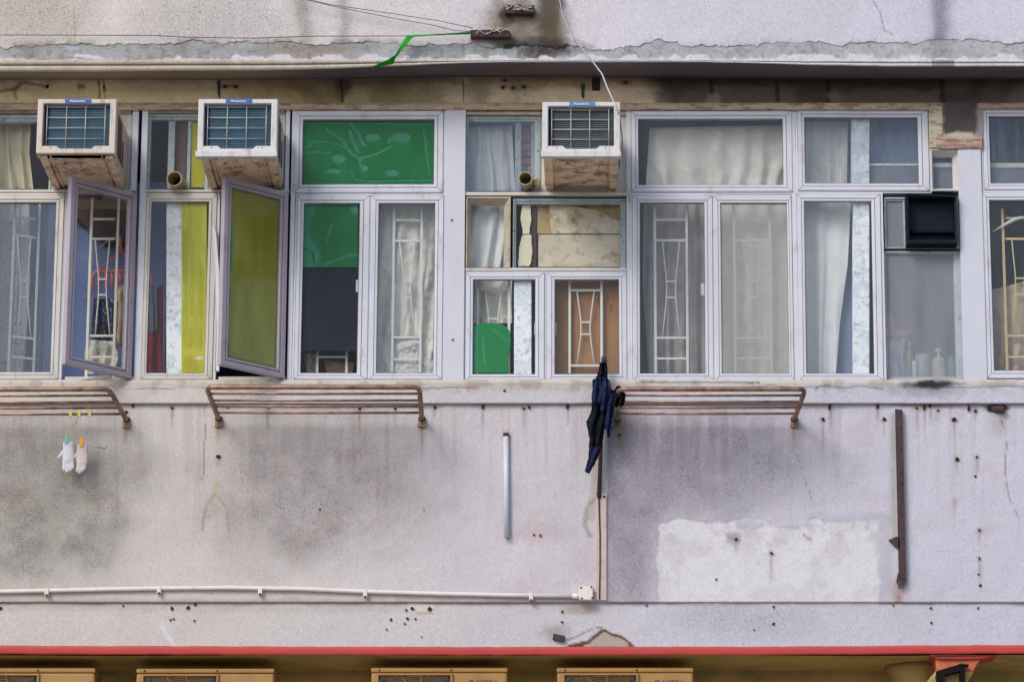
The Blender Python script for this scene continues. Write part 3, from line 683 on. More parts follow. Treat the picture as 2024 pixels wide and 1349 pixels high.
# column with a flared head (ochre drum, red lip)
cc = W(1905, 1345, 0.30)
def column_prof(): return [(0.155, -3.0), (0.155, -0.18), (0.165, -0.13), (0.20, -0.06), (0.255, -0.005)]
MB().lathe((W(1818, 1340, .33).x, 0.40, z_s), [(0.13, -3.0), (0.13, -0.16), (0.16, -0.05), (0.20, -0.002)], 28).build('column', 'ochre', B, smooth=True)
# red-topped corbel in front of the column line
L0, L1 = W(1838, 1300, 0.02), W(1970, 1298, 0.02)
pts = [(W(1838, 1299, .02)), (W(1852, 1304, .02)), (W(1900, 1304.5, .02)), (W(1945, 1303, .02)), (W(1972, 1297, .02))]
mb = MB(); top = [(p.x, p.z) for p in pts]
mb.prism(top + [(L1.x, z_s + 0.004), (L0.x, z_s + 0.004)], 0.012, 0.20)
cb = mb.build('corbel_lip', 'red_strip', B)
def corbel(name, q, mat, y0, y1): MB().prism([(W(*a, y0).x, W(*a, y0).z) for a in q], y0, y1).build(name, mat, B, bevel=0.008)
corbel('corbel_top', [(1848, 1303), (1940, 1303), (1930, 1318), (1924, 1330), (1852, 1328), (1850, 1316)], 'corbel_pink', .03, .40)
corbel('corbel', [(1851, 1326), (1926, 1328), (1912, 1349), (1905, 1400), (1822, 1400), (1832, 1349)], 'ochre', .034, .40)

# --- ground in front of the building
MB().box(-900, 900, -14.0, -900, -0.2, -0.004).build('road', 'asphalt', None, kind='structure')
MB().box(-900, 900, -14.0, 40, -0.3, 0.12).build('pavement', 'paving', None, kind='structure', bevel=0.02)

# --- rooms behind the windows
zf, zc = W(1012, 905, 0.1).z, W(1012, 150, 0.1).z
for k, (x0, x1, mat) in enumerate(((-240, 576, 'room_blue'), (578, 896, 'room'), (898, 1240, 'room'), (1242, 1920, 'room'), (1922, 2280, 'room_blue'))):
    a, b = W(x0, 600, .1).x, W(x1, 600, .1).x
    mb = MB(); y0, y1 = 0.012 + 0.09, 2.6
    mb.add([(a, y0, zf), (b, y0, zf), (b, y1, zf), (a, y1, zf), (a, y0, zc), (b, y0, zc), (b, y1, zc), (a, y1, zc)],
           [(0, 1, 2, 3), (4, 5, 6, 7), (2, 3, 7, 6), (0, 3, 7, 4), (1, 2, 6, 5)])
    mb.build('room_interior', mat, B)
# masonry behind the outer faces (closes the shell)
a, b = W(XL, 600).x, W(XR, 600).x
MB().box(a, b, 0.03, 0.10, W(0, 1186, 0.03).z, W(0, 753, 0.03).z).build('inner_masonry', 'mortar', B)
MB().box(a, b, 0.03, 0.10, W(0, 219, 0.03).z, W(0, 140, 0.03).z).build('inner_masonry', 'mortar', B)
MB().box(a, b, 0.10, 2.7, z_s + 0.06, zf - 0.01).build('floor_slab', 'mortar', B)
MB().box(a, b, -0.255, 2.7, zc + 0.06, zc + 1.2).build('floor_slab', 'mortar', B)
for x0, x1 in ((-260, -44), (2112, 2290)):
    MB().slab(x0, 214, x1, 756, 0.0, 0.1).build('end_wall', 'panel', B)

# ================================================================== windows (parts of the building)
PROF = [(0, .05), (0, .004), (.04, 0), (.58, 0), (.59, .006), (.645, .006), (.655, .001), (.93, .002), (1, .010), (1, .03)]
CHAM = [(0, .05), (0, .0), (.22, -.002), (.26, .002), (.97, .045), (1, .06)]
OLD = [(0, .07), (0, .028), (.45, .026), (.5, .034), (.9, .036), (1, .05), (1, .06)]
def window(ro_px, ri_px, style='new', mat='alu', glass_m='glass', label=None, handle=None, y=0.006, parent=None):
    ro, ri = rect(*ro_px), rect(*ri_px)
    w = empty('window', ((ro[0] + ro[2]) / 2, y, ro[1]), parent or B, label)
    pr = {'new': PROF, 'cham': CHAM, 'old': OLD}[style]
    if style == 'new':
        MB().ring(ro, ri, [(t, yy + y) for t, yy in pr]).build('sash', mat, w, bevel=0.0012)
        MB().ring(ro, ri, [(.588, .0052 + y), (.648, .0052 + y)]).build('gasket', 'gasket', w)
        MB().ring(ro, ri, [(.985, .0085 + y), (1.05, .0105 + y)]).build('glazing_seal', 'gasket', w)
        e = 0.012
        MB().ring((ro[0] - e, ro[1] - e, ro[2] + e, ro[3] + e), ro, [(0, .07), (0, .014), (.8, .012), (.82, .022), (1.3, .022)]).build('frame', mat, w)
        mb = MB()
        for a in (0, 2):
            for b in (1, 3):
                mb.tube([(ro[a], y - .0006, ro[b]), (ro[a] + (ri[a] - ro[a]) * .58, y - .0006, ro[b] + (ri[b] - ro[b]) * .58)], .0011, 4)
        mb.build('mitre_seam', 'gasket', w, kind='stuff')
        gy = .016 + y
    else:
        MB().ring(ro, ri, [(t, yy + y) for t, yy in pr]).build('frame', mat, w, bevel=0.001)
        gy = (.05 if style == 'cham' else .045) + y
    e = 0.004
    MB().box(ri[0] - e, ri[2] + e, gy, gy + 0.004, ri[1] - e, ri[3] + e).build('glass_pane', glass_m, w)
    if handle:
        MB().slab(handle[0] - 4, handle[1] - 12, handle[0] + 4, handle[1] + 12, gy + .006, gy + .02).build('handle', mat, w, bevel=0.002)
    q = random.Random(int(ro_px[0] * 3 + ro_px[1]))          # no two sashes hang quite true
    w.rotation_euler = (q.uniform(-.004, .004), q.uniform(-.0022, .0022), q.uniform(-.003, .003))
    return w
def bars(name, lst, ya, yb, mat='alu'):
    for q in lst: MB().slab(*q, ya, yb).build(name, mat, B, bevel=0.0015)

# fixed frame members between the windows
bars('mullion', [(260, 216, 272, 377, ), (273, 216, 285, 752), (564, 216, 572, 377), (572.5, 214, 581.5, 752), (1238.5, 214, 1246, 753), (1567.5, 212, 1575.5, 752), (1744.5, 381, 1748.5, 752), (1905, 292, 1911, 752), (119.5, 381, 128, 752), (425, 381, 431, 752)], 0.012, 0.07)
bars('transom', [(-40, 374.5, 260, 379.5), (285.5, 374.5, 572, 379.5), (918.5, 379.5, 1238, 386), (918.5, 529.5, 1238, 535)], 0.008, 0.06, 'alu_warm')
bars('sill_plate', [(128.5, 745, 264, 752), (431.5, 745, 564, 752)], 0.0, 0.09, 'alu_warm')
bars('head_plate', [(-40, 214, 259, 222), (286, 214, 563, 222), (919, 219, 1238, 226)], 0.015, 0.07, 'tanwood')

window((-38, 384, 121, 750), (-22, 400, 105, 735), mat='alu_warm', glass_m='glass_skytint', label='fixed white casement at the left edge with a floral curtain inside', handle=(108, 570))
window((284, 384, 424, 750), (294, 398, 408, 737), mat='alu_warm', label='fixed white casement with yellow film over its right half')
window((582, 217, 876, 380), (598, 235, 858, 363), glass_m='glass_clear', label='wide white top window covered with green film')
window((584, 385, 728, 750), (597, 401, 708, 737), glass_m='glass_clear', label='white casement with green film above a charcoal board', handle=(707, 565))
window((731, 385, 875, 750), (746, 401, 858, 737), glass_m='glass_haze', label='white casement with a white grille before heaped cream cloth')
window((920, 538, 1076, 754), (935, 552, 1058, 739), label='small white casement with green film in its lower corner', handle=(1060, 650))
window((1081, 538, 1239, 754), (1097, 552, 1224, 739), label='small white casement with a wooden board behind its grille', handle=(1096, 650))
window((1248, 217, 1566, 378), (1262, 234, 1548, 364), glass_m='glass_haze', label='wide white top window with pale gathered curtains', )
window((1250, 386, 1409, 752), (1265, 400, 1393, 738), glass_m='glass_haze', label='white casement with a crisp white grille and mauve curtain', handle=(1389, 572))
window((1412, 386, 1567, 752), (1426, 400, 1558, 738), glass_m='glass_frost', label='white casement with hazy glass blurring its grille')
window((1577, 214, 1836, 376), (1591, 231, 1815, 361), glass_m='glass_skytint', label='white top window with a bright white post behind the glass')
window((1577, 382, 1743, 752), (1592, 397, 1725, 738), glass_m='glass_haze', label='white casement with a swept white curtain and peeling post')
window((1944, 212, 2100, 374), (1957, 229, 2085, 361), glass_m='glass_skytint', label='top window at the right edge with dark teal glass')
window((1946, 379, 2100, 748), (1961, 395, 2085, 732), glass_m='glass_haze', label='casement at the right edge with a yellow grille')
window((921, 388, 1009, 529), (930, 400, 995, 525), 'cham', 'tanwood', label='small square window with a bevelled tan frame')
window((1841, 293, 1903, 377), (1846.5, 306, 1884, 367), 'cham', 'alu_warm', 'glass_skytint', label='tiny bevelled window beside the dropped beam')
# old steel framed windows
window((-40, 223, 101, 374), (-30, 238, 96, 371), 'old', 'oldsteel', label='old top window with yellowed curtains at the left edge')
window((286, 222, 412, 374), (296, 233, 404, 371), 'old', 'oldsteel', label='old top window between the two left air conditioners')
window((920, 226, 1068, 379), (926, 236, 1056, 376), 'old', 'oldsteel', 'glass_skytint', label='old pale green top window left of the middle air conditioner')
window((1013, 389, 1237, 529), (1020, 400, 1226, 525), 'old', 'oldsteel', label='old window patched with foam, cardboard and stained paper')
window((1749, 386, 1792, 488), (1754, 394, 1787, 484), 'old', 'oldsteel', 'glass_dirty', label='narrow old pane left of the black exhaust box')
window((1749, 493, 1903, 750), (1756, 499, 1888, 744), 'old', 'oldsteel', 'glass_dirty', label='old dirty window with bottles standing inside')
# boards that close the wall round the air conditioners
for q in ((101.5, 223, 259, 374), (412.5, 223, 563, 374), (1068.5, 227, 1238, 379), (1792.5, 386, 1903, 492)):
    MB().slab(*q, 0.045, 0.06).build('filler_board', 'alu_warm', B)
# slim glazing bars
bars('glazing_bar', [(1018, 230, 1030, 378), (1050, 230, 1058, 378), (332, 228, 345, 373), (370, 228, 377, 373)], 0.062, 0.085, 'oldsteel')

# --- the two open casements, hinged on their right side
def open_sash(hx, y0, y1, wpx, ang, mat, glass_m, label, film=None):
    h = W(hx, (y0 + y1) / 2, 0.0); z0, z1 = W(hx, y1).z, W(hx, y0).z
    wd_ = wpx / 340.0; a = math.radians(ang)
    def tf(p): # local: x from -w..0 (hinge at 0), y inward, z up
        return Vector((h.x + p.x * math.cos(a) - p.y * math.sin(a), -0.012 + p.x * math.sin(a) + p.y * math.cos(a), p.z))
    w = empty('window', (h.x, -0.012, z0), B, label)
    ro = (-wd_, z0, 0.0, z1); s = 0.053; ri = (-wd_ + s, z0 + s, -s, z1 - s)
    MB(tf).ring(ro, ri, [(0, .03), (0, 0), (.05, -.002), (.6, -.002), (.62, .006), (.70, .006), (.72, 0), (.95, 0), (1, .006), (1, .03), (0, .03)]).build('sash', mat, w, bevel=0.0012)
    MB(tf).ring(ro, ri, [(.615, .0045), (.705, .0045)]).build('gasket', 'gasket', w)
    MB(tf).box(ri[0] - .003, ri[2] + .003, .010, .014, ri[1] - .003, ri[3] + .003).build('glass_pane', glass_m, w)
    return w, tf, ri
sash1, tf1, ri1 = open_sash(266, 383, 750, 164, 45, 'alu_shaded', 'glass_blue', 'open casement with clear bluish glass showing laundry behind it')
sash2, tf2, ri2 = open_sash(567, 382, 750, 160, 43, 'alu_shaded', 'glass', 'open casement filled with olive yellow film')

# --- security grilles (parts of the building, one bar each)
def grille(xl, xr, ytop, ybot, hs, bt, y=0.11, mat='grille', th=4.0, rot=0.0, waist=(0.36, 0.64), label=None, small=True):
    """xl, xr: uprights; hs: rungs; bt: (top, mid1, mid2, bottom) of the waisted rods, photo pixels"""
    c = W((xl + xr) / 2, ybot, y)
    g = empty('security_grille', c, B, label)
    ca, sa = math.cos(rot), math.sin(rot)
    def tf(p): return Vector((c.x + (p.x - c.x) * ca, c.y + (p.y - c.y) + (p.x - c.x) * sa, p.z))
    for x in (xl, xr): MB(tf).slab(x - th / 2 - .5, ytop, x + th / 2 + .5, ybot, y, y + .014).build('bar', mat, g)
    for h in hs: MB(tf).slab(xl + th / 2, h - th / 2, xr - th / 2, h + th / 2, y + .002, y + .012).build('bar', mat, g)
    if bt:
        t0, m0, m1, t1 = bt; wx = xr - xl; r = 0.0042
        for s_, wf in ((0.23, waist[0]), (0.77, waist[1])):
            pts = [(xl + wx * s_, t0), (xl + wx * (s_ * .55 + wf * .45), t0 + (m0 - t0) * .45), (xl + wx * (s_ * .15 + wf * .85), t0 + (m0 - t0) * .85), (xl + wx * wf, (m0 + m1) / 2), (xl + wx * (s_ * .15 + wf * .85), m1 + (t1 - m1) * .15), (xl + wx * (s_ * .5 + wf * .5), m1 + (t1 - m1) * .5), (xl + wx * s_, t1)]
            MB(tf).tube([W(px, py, y + .007) for px, py in pts], r, 6).build('rod', mat, g, smooth=True)
        for m_ in (m0, m1): MB(tf).slab(xl + wx * waist[0], m_ - 1.5, xl + wx * waist[1], m_ + 1.5, y + .003, y + .010).build('rod', mat, g)
    return g
grille(176, 229, 392, 748, (433, 472, 664, 706), (474, 552, 583, 662), y=0.09, mat='grille_cream', label='cream grille in the open casement at the left')
grille(22, 73, 396, 742, (432, 468, 668, 708), (470, 556, 588, 666), y=0.16, mat='grille', rot=0.45, label='grille swung inwards behind the leftmost casement')
grille(777, 832, 403, 737, (435, 476, 667, 711), (478, 556, 588, 664), waist=(0.40, 0.64))
grille(627, 685, 690, 740, (706,), None, y=0.12)
grille(944, 1006, 553, 740, (571, 700), (573, 630, 660, 698), y=0.10)
grille(1126, 1189, 552, 738, (574, 723), (576, 637, 661, 720), y=0.085, label='white grille in front of the wooden board')
grille(1295, 1358, 408, 740, (434, 475, 668, 709), (477, 556, 588, 666), y=0.10)
grille(1452, 1523, 408, 740, (434, 475, 668, 709), (477, 556, 588, 666), y=0.10)
grille(1986, 2046, 412, 735, (431, 472, 664, 706), (474, 550, 582, 662), y=0.10, mat='grille_yellow', label='yellow painted grille at the right edge')

# --- posts inside the glass with peeling white paint
def post(x0, y0, x1, y1, y=0.045, seed=1, depth=0.12):
    X, Y = pgrid(x0, y0, x1, y1, 1.5)
    Pn = Paint(X, Y, S(244, 247, 253), 0.0)
    pl = sst(0.55, 0.60, fbm(X, Y, 22, 4, seed, 16))
    Pn.over(pl, S(222, 228, 238), 0.8); Pn.mul(sst(0.66, 0.69, fbm(X, Y, 9, 3, seed + 3)), (0.7, 0.7, 0.72), 0.8)
    Z = y + 0.003 * pl + 0.002 * (fbm(X, Y, 8, 3, seed) - .5)
    P = WA(X, Y, Z); b0 = P[:, :1].copy(); b0[..., 1] += depth; b1 = P[:, -1:].copy(); b1[..., 1] += depth
    return grid_obj('inner_post', np.concatenate([b0, P, b1], 1), 'peel', B, np.concatenate([Pn.c[:, :1], Pn.c, Pn.c[:, -1:]], 1), smooth=False)
post(329, 392, 361, 742, seed=2); post(1016, 545, 1050, 742, seed=4); post(1684, 228, 1719, 366, seed=6); post(1687, 392, 1719, 742, seed=8)
# low ledges seen through the right top windows
for q, m_ in (((1719, 323, 1822, 327), 'letter'), ((1842, 322, 1890, 330), 'letter'), ((1950, 322, 2095, 331), 'foam')):
    MB().slab(*q, 0.085, 0.10).build('inner_rail', m_, B)
for q in ((1719, 327.5, 1822, 366), (1842, 330.5, 1890, 370), (1950, 331.5, 2095, 366)):
    MB().slab(*q, 0.09, 0.11).build('inner_panel', 'mauve_panel' if 'mauve_panel' in MAT else 'room', B)

# ================================================================== curtains, films, boards: things behind the glass
def drape(name, Lp, Rp, y, mat, label, cat, amp=0.012, folds=5, seed=1, nu=70, nv=60, slant=0.0, crumple=0.0, solid=0.0025, group=None, top=0.4, cs=14):
    """hanging cloth between a left and a right edge given in photo pixels on the plane y"""
    a, b = path(Lp, nv), path(Rp, nv); u = np.linspace(0, 1, nu)[None]; v = np.linspace(0, 1, nv)[:, None]
    X = a[:, :1] * (1 - u) + b[:, :1] * u; Y = a[:, 1:] * (1 - u) + b[:, 1:] * u
    ph = folds * 2 * math.pi * (u + slant * v + 0.22 * (fbm(u * 100, v * 22, 26, 2, seed) - .5))
    Z = y + amp * (top + (1 - top) * v) * np.sin(ph) * (0.6 + 0.8 * fbm(u * 100, v * 60, 30, 3, seed + 1)) + amp * 1.2 * (fbm(u * 100, v * 100, 35, 3, seed + 2) - .5)
    if crumple: Z = Z + crumple * (fbm(X, Y, cs, 4, seed + 4) - .5) * 2
    return grid_obj(name, WA(X, Y, Z), mat, None, solid=solid, label=label, cat=cat, group=group)
R4 = lambda x0, y0, x1, y1: ([(x0, y0), (x0, y1)], [(x1, y0), (x1, y1)])
drape('curtain', [(-36, 236), (-36, 374)], [(62, 240), (58, 300), (66, 374)], 0.17, 'yellow_c', 'yellowed curtain in the top window at the left edge', 'curtain', 0.025, 5, 3)
drape('curtain', [(-36, 395), (-36, 742)], [(58, 395), (60, 560), (46, 742)], 0.24, 'floral', 'faded floral curtain in the casement at the left edge', 'curtain', 0.02, 4, 5)
drape('curtain', [(922, 250), (920, 378)], [(1012, 246), (1018, 378)], 0.15, 'white_c', 'white curtain behind the old pale green top window', 'curtain', 0.022, 4, 7, slant=-0.1)
drape('curtain', [(924, 394), (924, 530)], [(1002, 394), (1004, 530)], 0.14, 'white_c', 'pale curtain in the small tan framed window', 'curtain', 0.02, 2.5, 9, slant=0.35)
drape('curtain', [(1284, 252), (1276, 370)], [(1554, 246), (1554, 370)], 0.16, 'cream', 'pale gathered curtain in the wide top window', 'curtain', 0.017, 6, 11, nu=140, crumple=.008, cs=40)
drape('curtain', [(1272, 396), (1270, 560), (1282, 745)], [(1400, 396), (1398, 745)], 0.19, 'mauve_c', 'mauve beige curtain behind the crisp white grille', 'curtain', 0.022, 5, 13, crumple=0.012, cs=40)
drape('curtain', [(1420, 396), (1420, 745)], [(1562, 396), (1562, 745)], 0.18, 'cream', 'cream curtain behind the hazy casement', 'curtain', 0.02, 4, 15)
drape('curtain', [(1586, 240), (1586, 368)], [(1676, 240), (1674, 368)], 0.16, 'cream', 'cream curtain left of the post in the top window', 'curtain', 0.016, 3, 17)
drape('curtain', [(1586, 394), (1586, 745)], [(1682, 394), (1676, 520), (1660, 640), (1652, 745)], 0.15, 'white_c', 'white curtain swept aside from the peeling post', 'curtain', 0.015, 2.5, 19, slant=-0.3)
drape('cloth_heap', [(740, 400), (744, 560), (740, 745)], [(864, 400), (862, 745)], 0.16, 'cream', 'cream cloth heaped behind the casement grille beside the pillar', 'curtain', 0.02, 4, 21, crumple=0.03, cs=42, slant=0.3, nu=90, nv=120)
for k, (y0, y1, dx) in enumerate(((655, 690, 0), (680, 712, 4), (702, 730, -3), (722, 744, 2))):
    pass
drape('cloth_heap', [(742, 664), (742, 744)], [(862, 672), (862, 744)], 0.135, 'white_rag', 'crumpled white cloth piled at the foot of the casement', 'cloth', 0.006, 1, 23, crumple=0.030, cs=26, nu=90, nv=90)
drape('hanging_cloth', [(938, 548), (936, 640)], [(1012, 548), (1012, 640)], 0.18, 'cream', 'cream cloth hanging behind the small casement with green film', 'cloth', 0.012, 2.5, 25, crumple=0.015, cs=30)
drape('hanging_cloth', [(1952, 575), (1975, 592), (1972, 740)][0:1] + [(1955, 740)], [(2090, 540), (2090, 740)], 0.15, 'beige_c', 'beige cloth behind the yellow grille', 'cloth', 0.012, 4, 27, crumple=0.02, cs=40)
drape('curtain_edge', [(419, 440), (424, 520), (426, 640), (424, 735)], [(428, 460), (434, 540), (436, 640), (434, 735)], -0.02, 'white_c', 'narrow pale curtain edge slipping out beside the olive casement', 'curtain', 0.006, 1, 29, nu=12)
# laundry inside the open casement
drape('shirt', [(225, 572), (232, 610), (228, 670)], [(252, 560), (258, 620), (248, 700)], 0.15, 'beige_c', 'beige shirt hanging from the pink drying frame', 'clothes', 0.02, 2, 31, crumple=0.02, cs=20)
drape('dress', [(186, 590), (180, 660), (182, 715)], [(226, 590), (226, 660), (230, 715)], 0.2, 'navy_pat', 'navy patterned dress hanging from the pink drying frame', 'clothes', 0.02, 3, 33)
drape('rag', [(176, 672), (166, 700), (170, 740)], [(232, 676), (236, 706), (228, 740)], 0.17, 'white_rag', 'pale rag hanging low behind the open clear casement', 'cloth', 0.025, 3, 35, crumple=0.02, cs=18)
drape('red_garment', [(285, 600), (285, 740)], [(322, 560), (322, 740)], 0.22, 'red_c', 'dark red garment behind the yellow filmed casement', 'clothes', 0.02, 2, 37)
drape('grey_garment', [(292, 560), (294, 660)], [(310, 568), (312, 650)], 0.19, 'grey_c', 'grey garment hanging in front of the dark red one', 'clothes', 0.02, 2, 39)

def film(name, x0, y0, x1, y1, base, label, cat, fn, y=0.034, seed=1, tf=None, mask=None, amp=0.005, mat='film', step=2.0):
    X, Y = pgrid(x0, y0, x1, y1, step)
    Pn = Paint(X, Y, base, 0.0); Pn.c[..., :3] *= (0.9 + 0.2 * fbm(X, Y, 40, 3, seed))[..., None]
    Zb = fn(Pn, X, Y)
    Z = y + amp * (fbm(X, Y, 30, 3, seed) - .5) + (Zb if Zb is not None else 0)
    if mask: X, Y = mask(X, Y)
    return grid_obj(name, WA(X, Y, Z), mat, None, Pn.c, solid=0.001, label=label, cat=cat)
GR, GL = S(0, 108, 52), S(74, 146, 124)
def f_top(Pn, X, Y):
    m = np.zeros(X.shape)
    for cx, cy, rx, ry in ((735, 271, 14, 8), (792, 271, 17, 10), (668, 312, 14, 9), (657, 337, 14, 5), (774, 341, 14, 6), (718, 330, 8, 6)):
        m = np.maximum(m, ell(X, Y, cx, cy, rx, ry, .25, .35, 8))
    for pts, w in ((((645, 256), (675, 275), (690, 300), (708, 312)), 3), (((690, 258), (698, 280), (706, 300)), 3.5), (((705, 256), (712, 275), (718, 286)), 3.5), (((608, 290), (620, 276), (660, 282), (690, 294)), 1.5), (((608, 300), (650, 300)), 1.5), (((708, 312), (740, 304), (772, 288)), 2.2), (((708, 312), (712, 325), (716, 335)), 3), (((767, 278), (780, 268), (800, 264)), 3), (((837, 260), (842, 300), (848, 345)), 1.6), (((693, 338), (700, 355), (740, 358)), 1.8), (((730, 358), (800, 356), (850, 356)), 1.6), (((740, 243), (800, 246), (850, 244)), 1.6), (((690, 240), (705, 262)), 2)):
        m = np.maximum(m, line(X, Y, list(pts), w * 1.15, 1.6, 5) * (.35 + .9 * fbm(X, Y, 9, 3, 88)))
    Pn.over(np.clip(m, 0, 1), GL, 0.62); Pn.over(sst(.55, .75, fbm(X, Y, 60, 4, 89)), S(0, 126, 76), .5); return 0.005 * m + 0.004 * (fbm(X, Y, 14, 3, 77) - .5)
film('green_film', 596, 233, 860, 365, GR, 'wrinkled green film across the wide top window', 'window film', f_top, seed=3)
def f_mid(Pn, X, Y):
    a = sst(626, 614, X + 12 * np.sin(Y / 17.0)) ; Pn.over(a, S(36, 140, 104), 0.8)
    Pn.over(ell(X, Y, 704, 408, 10, 14, .4), GL, 0.7); Pn.over(line(X, Y, [(655, 445), (645, 480)], 1.5, .5), GL, 0.6)
    Pn.over(line(X, Y, [(640, 524), (690, 505), (706, 505)], 2.5, 1), GL, 0.5); Pn.over(line(X, Y, [(602, 490), (618, 500), (622, 526)], 1.8, 1), (0.01, 0.03, 0.02), 0.9)
    return 0.004 * a
film('green_film', 596, 399, 709, 530, GR, 'green film over the top of the casement above a charcoal board', 'window film', f_mid, seed=5)
def m_low(X, Y):
    t = (Y - Y.min()) / (Y.max() - Y.min()); u = (X - X.min()) / (X.max() - X.min())
    return 937 + (1008 - 937 + 3 * np.sin(t * 6)) * u - 1 + 0 * t, np.where(True, 636 + (738 - 636) * t + 12 * (1 - t) * (2 * u - 1) ** 4 + 6 * (1 - t) * u, 0)
def f_low(Pn, X, Y):
    a = sst(948, 940, X); Pn.over(a, S(30, 150, 110), 0.7)
    Pn.over(line(X, Y, [(952, 660), (960, 720)], 1.6, .6), GL, .7); Pn.over(line(X, Y, [(975, 650), (1000, 670)], 2, 1), GL, .4)
film('green_film', 936, 636, 1009, 738, S(0, 128, 62), 'green film sheet in the lower corner of the small casement', 'window film', f_low, seed=7, mask=m_low)
YL = S(186, 184, 34)
def f_y(Pn, X, Y): Pn.mul(sst(.5, .68, fbm(X, Y, 10, 4, 61, 90)), (.84, .82, .6), .8); Pn.over(sst(.62, .70, fbm(X, Y, 7, 3, 62, 60)), S(206, 204, 90), .5); Pn.over(box2(X, Y, 362, 690, 420, 704, 2, 2), S(206, 196, 40), 0.8); Pn.over(ell(X, Y, 394, 708, 8, 4, .4), S(225, 225, 200), 0.8); Pn.mul(sst(500, 400, Y), (0.9, 0.86, 0.7), 0.6)
film('yellow_film', 359, 396, 410, 739, YL, 'bright yellow film over the right half of the fixed casement', 'window film', f_y, seed=9)
def f_y2(Pn, X, Y): Pn.over(ell(X, Y, 395, 236, 10, 6, .5), S(120, 120, 30), .5)
film('yellow_film', 377, 229, 406, 372, S(178, 172, 30), 'yellow film strip in the old window between air conditioners', 'window film', f_y2, y=0.075, seed=10)
# olive film on the second open casement (follows the sash)
n1, n2 = 30, 60
U, V = np.meshgrid(np.linspace(ri2[0] + .004, ri2[2] - .002, n1), np.linspace(ri2[3], ri2[1] + .006, n2))
P = np.array([[tuple(tf2(Vector((U[i, j], 0.019 + 0.002 * math.sin(i * .2 + j * .1), V[i, j])))) for j in range(n1)] for i in range(n2)])
Pn = Paint(U * 340, -V * 340, S(150, 148, 58), 0.0); tt = np.linspace(0, 1, n2)[:, None, None]
Pn.c[..., :3] = np.array(S(146, 140, 20)) * (1 - tt) + np.array(S(164, 164, 84)) * tt
Pn.c[..., :3] *= (0.8 + .4 * fbm(U * 340, V * 340, 30, 5, 4, 110))[..., None]; Pn.mul(sst(.6, .7, fbm(U * 340, V * 340, 8, 4, 5, 50)), (.86, .84, .74), .6); Pn.over(sst(.035, .015, U - ri2[0]) * sst(.5, .6, fbm(U * 340, V * 340, 60, 3, 6)), S(60, 140, 110), .8)
grid_obj('olive_film', P, 'film', None, Pn.c, solid=0.001, label='olive yellow film filling the open casement', cat='window film')

# boards, foam and paper
def board(name, q, ya, yb, mat, label, cat, bevel=0.002):
    return MB().slab(*q, ya, yb).build(name, mat, None, label, cat, bevel=bevel)
board('charcoal_board', (590, 526, 714, 694), 0.038, 0.050, 'board_dark', 'charcoal board blocking the middle of the casement', 'board')
board('wooden_board', (1088, 545, 1232, 745), 0.12, 0.14, 'ply', 'orange brown wooden board behind a white grille', 'board')
board('cardboard_sheet', (1062, 396, 1232, 462), 0.085, 0.09, 'card', 'tan cardboard sheet in the patched old window', 'cardboard')
board('stained_board', (1064, 463.5, 1230, 528), 0.078, 0.084, 'paper', 'cream stained board below the cardboard in the patched window', 'board')
drape('crumpled_paper', [(1085, 399), (1087, 430), (1090, 462)], [(1134, 399), (1180, 416), (1229, 440), (1229, 462)][1:], 0.072, 'paper', 'crumpled stained paper in front of the cardboard', 'paper', 0.003, 2, 63, crumple=.010, cs=16, nu=60, nv=40, solid=.001)
for k, (ol, lb) in enumerate(((((1033, 400), (1047, 400), (1050, 430), (1046, 462), (1034, 462), (1029, 432)), 'upper cream foam strip in the patched old window'), (((1032, 464), (1050, 464), (1052, 500), (1048, 526), (1024, 526), (1026, 490)), 'lower cream foam strip in the patched old window'))):
    pts = path(list(ol) + [ol[0]], 40)[:-1]; pts = pts + (np.random.default_rng(k).random(pts.shape) - .5) * 1.6
    MB().prism([(W(x, y, .066).x, W(x, y, .066).z) for x, y in pts], 0.066, 0.09).build('foam_strip', 'foam', None, lb, 'foam')
board('gap_infill', (1050, 398, 1061, 528), 0.08, 0.10, 'rust', 'shade-dark gap lath between foam and cardboard', 'infill')  # added dark strip, coloured as the shaded gap beside the foam
for k, q in enumerate(((600, 698, 630, 745), (640, 712, 700, 745))):
    drape('cardboard_scrap', [(q[0], q[1]), (q[0] + 8, q[3])], [(q[2], q[1] + 4), (q[2] - 4, q[3])], 0.19 + .02 * k, 'card' if k else 'beige_c', ('torn beige scrap below the charcoal board', 'brown cardboard scrap behind the short grille')[k], 'scrap', 0.008, 2, 41 + k, crumple=.02, cs=12, nu=24, nv=24)
# brick pier seen through the old top window
pier = MB().slab(1028, 232, 1054, 380, 0.125, 0.22).build('brick_pier', 'mortar', B)
yb = 238
for k in range(9):
    h = (15, 14, 16)[k % 3]
    for xx0, xx1 in (((1030, 1051),) if k % 2 else ((1030, 1040), (1042, 1051))):
        MB().slab(xx0, yb, xx1, yb + h - 3, 0.113, 0.124).build('brick', 'brick' if (k * 7) % 3 else 'brick_grey', pier, bevel=0.002)
    yb += h
# brown panel in the old window between the air conditioners
board('brown_panel', (346, 226, 369, 374), 0.10, 0.11, 'ac_side', 'brown panel strip in the old window between air conditioners', 'panel')
# cord in the right-edge casement
MB().tube([W(1962, 458, .085), W(1978, 449, .083), W(1992, 441, .082), W(2006, 434, .082), W(2020, 430, .083), W(2040, 436, .085)], [.005, .006, .010, .014, .010, .007], 7).build('tied_rag', 'white_rag', None, 'twisted rag tied across the yellow grille', 'cloth', smooth=True)

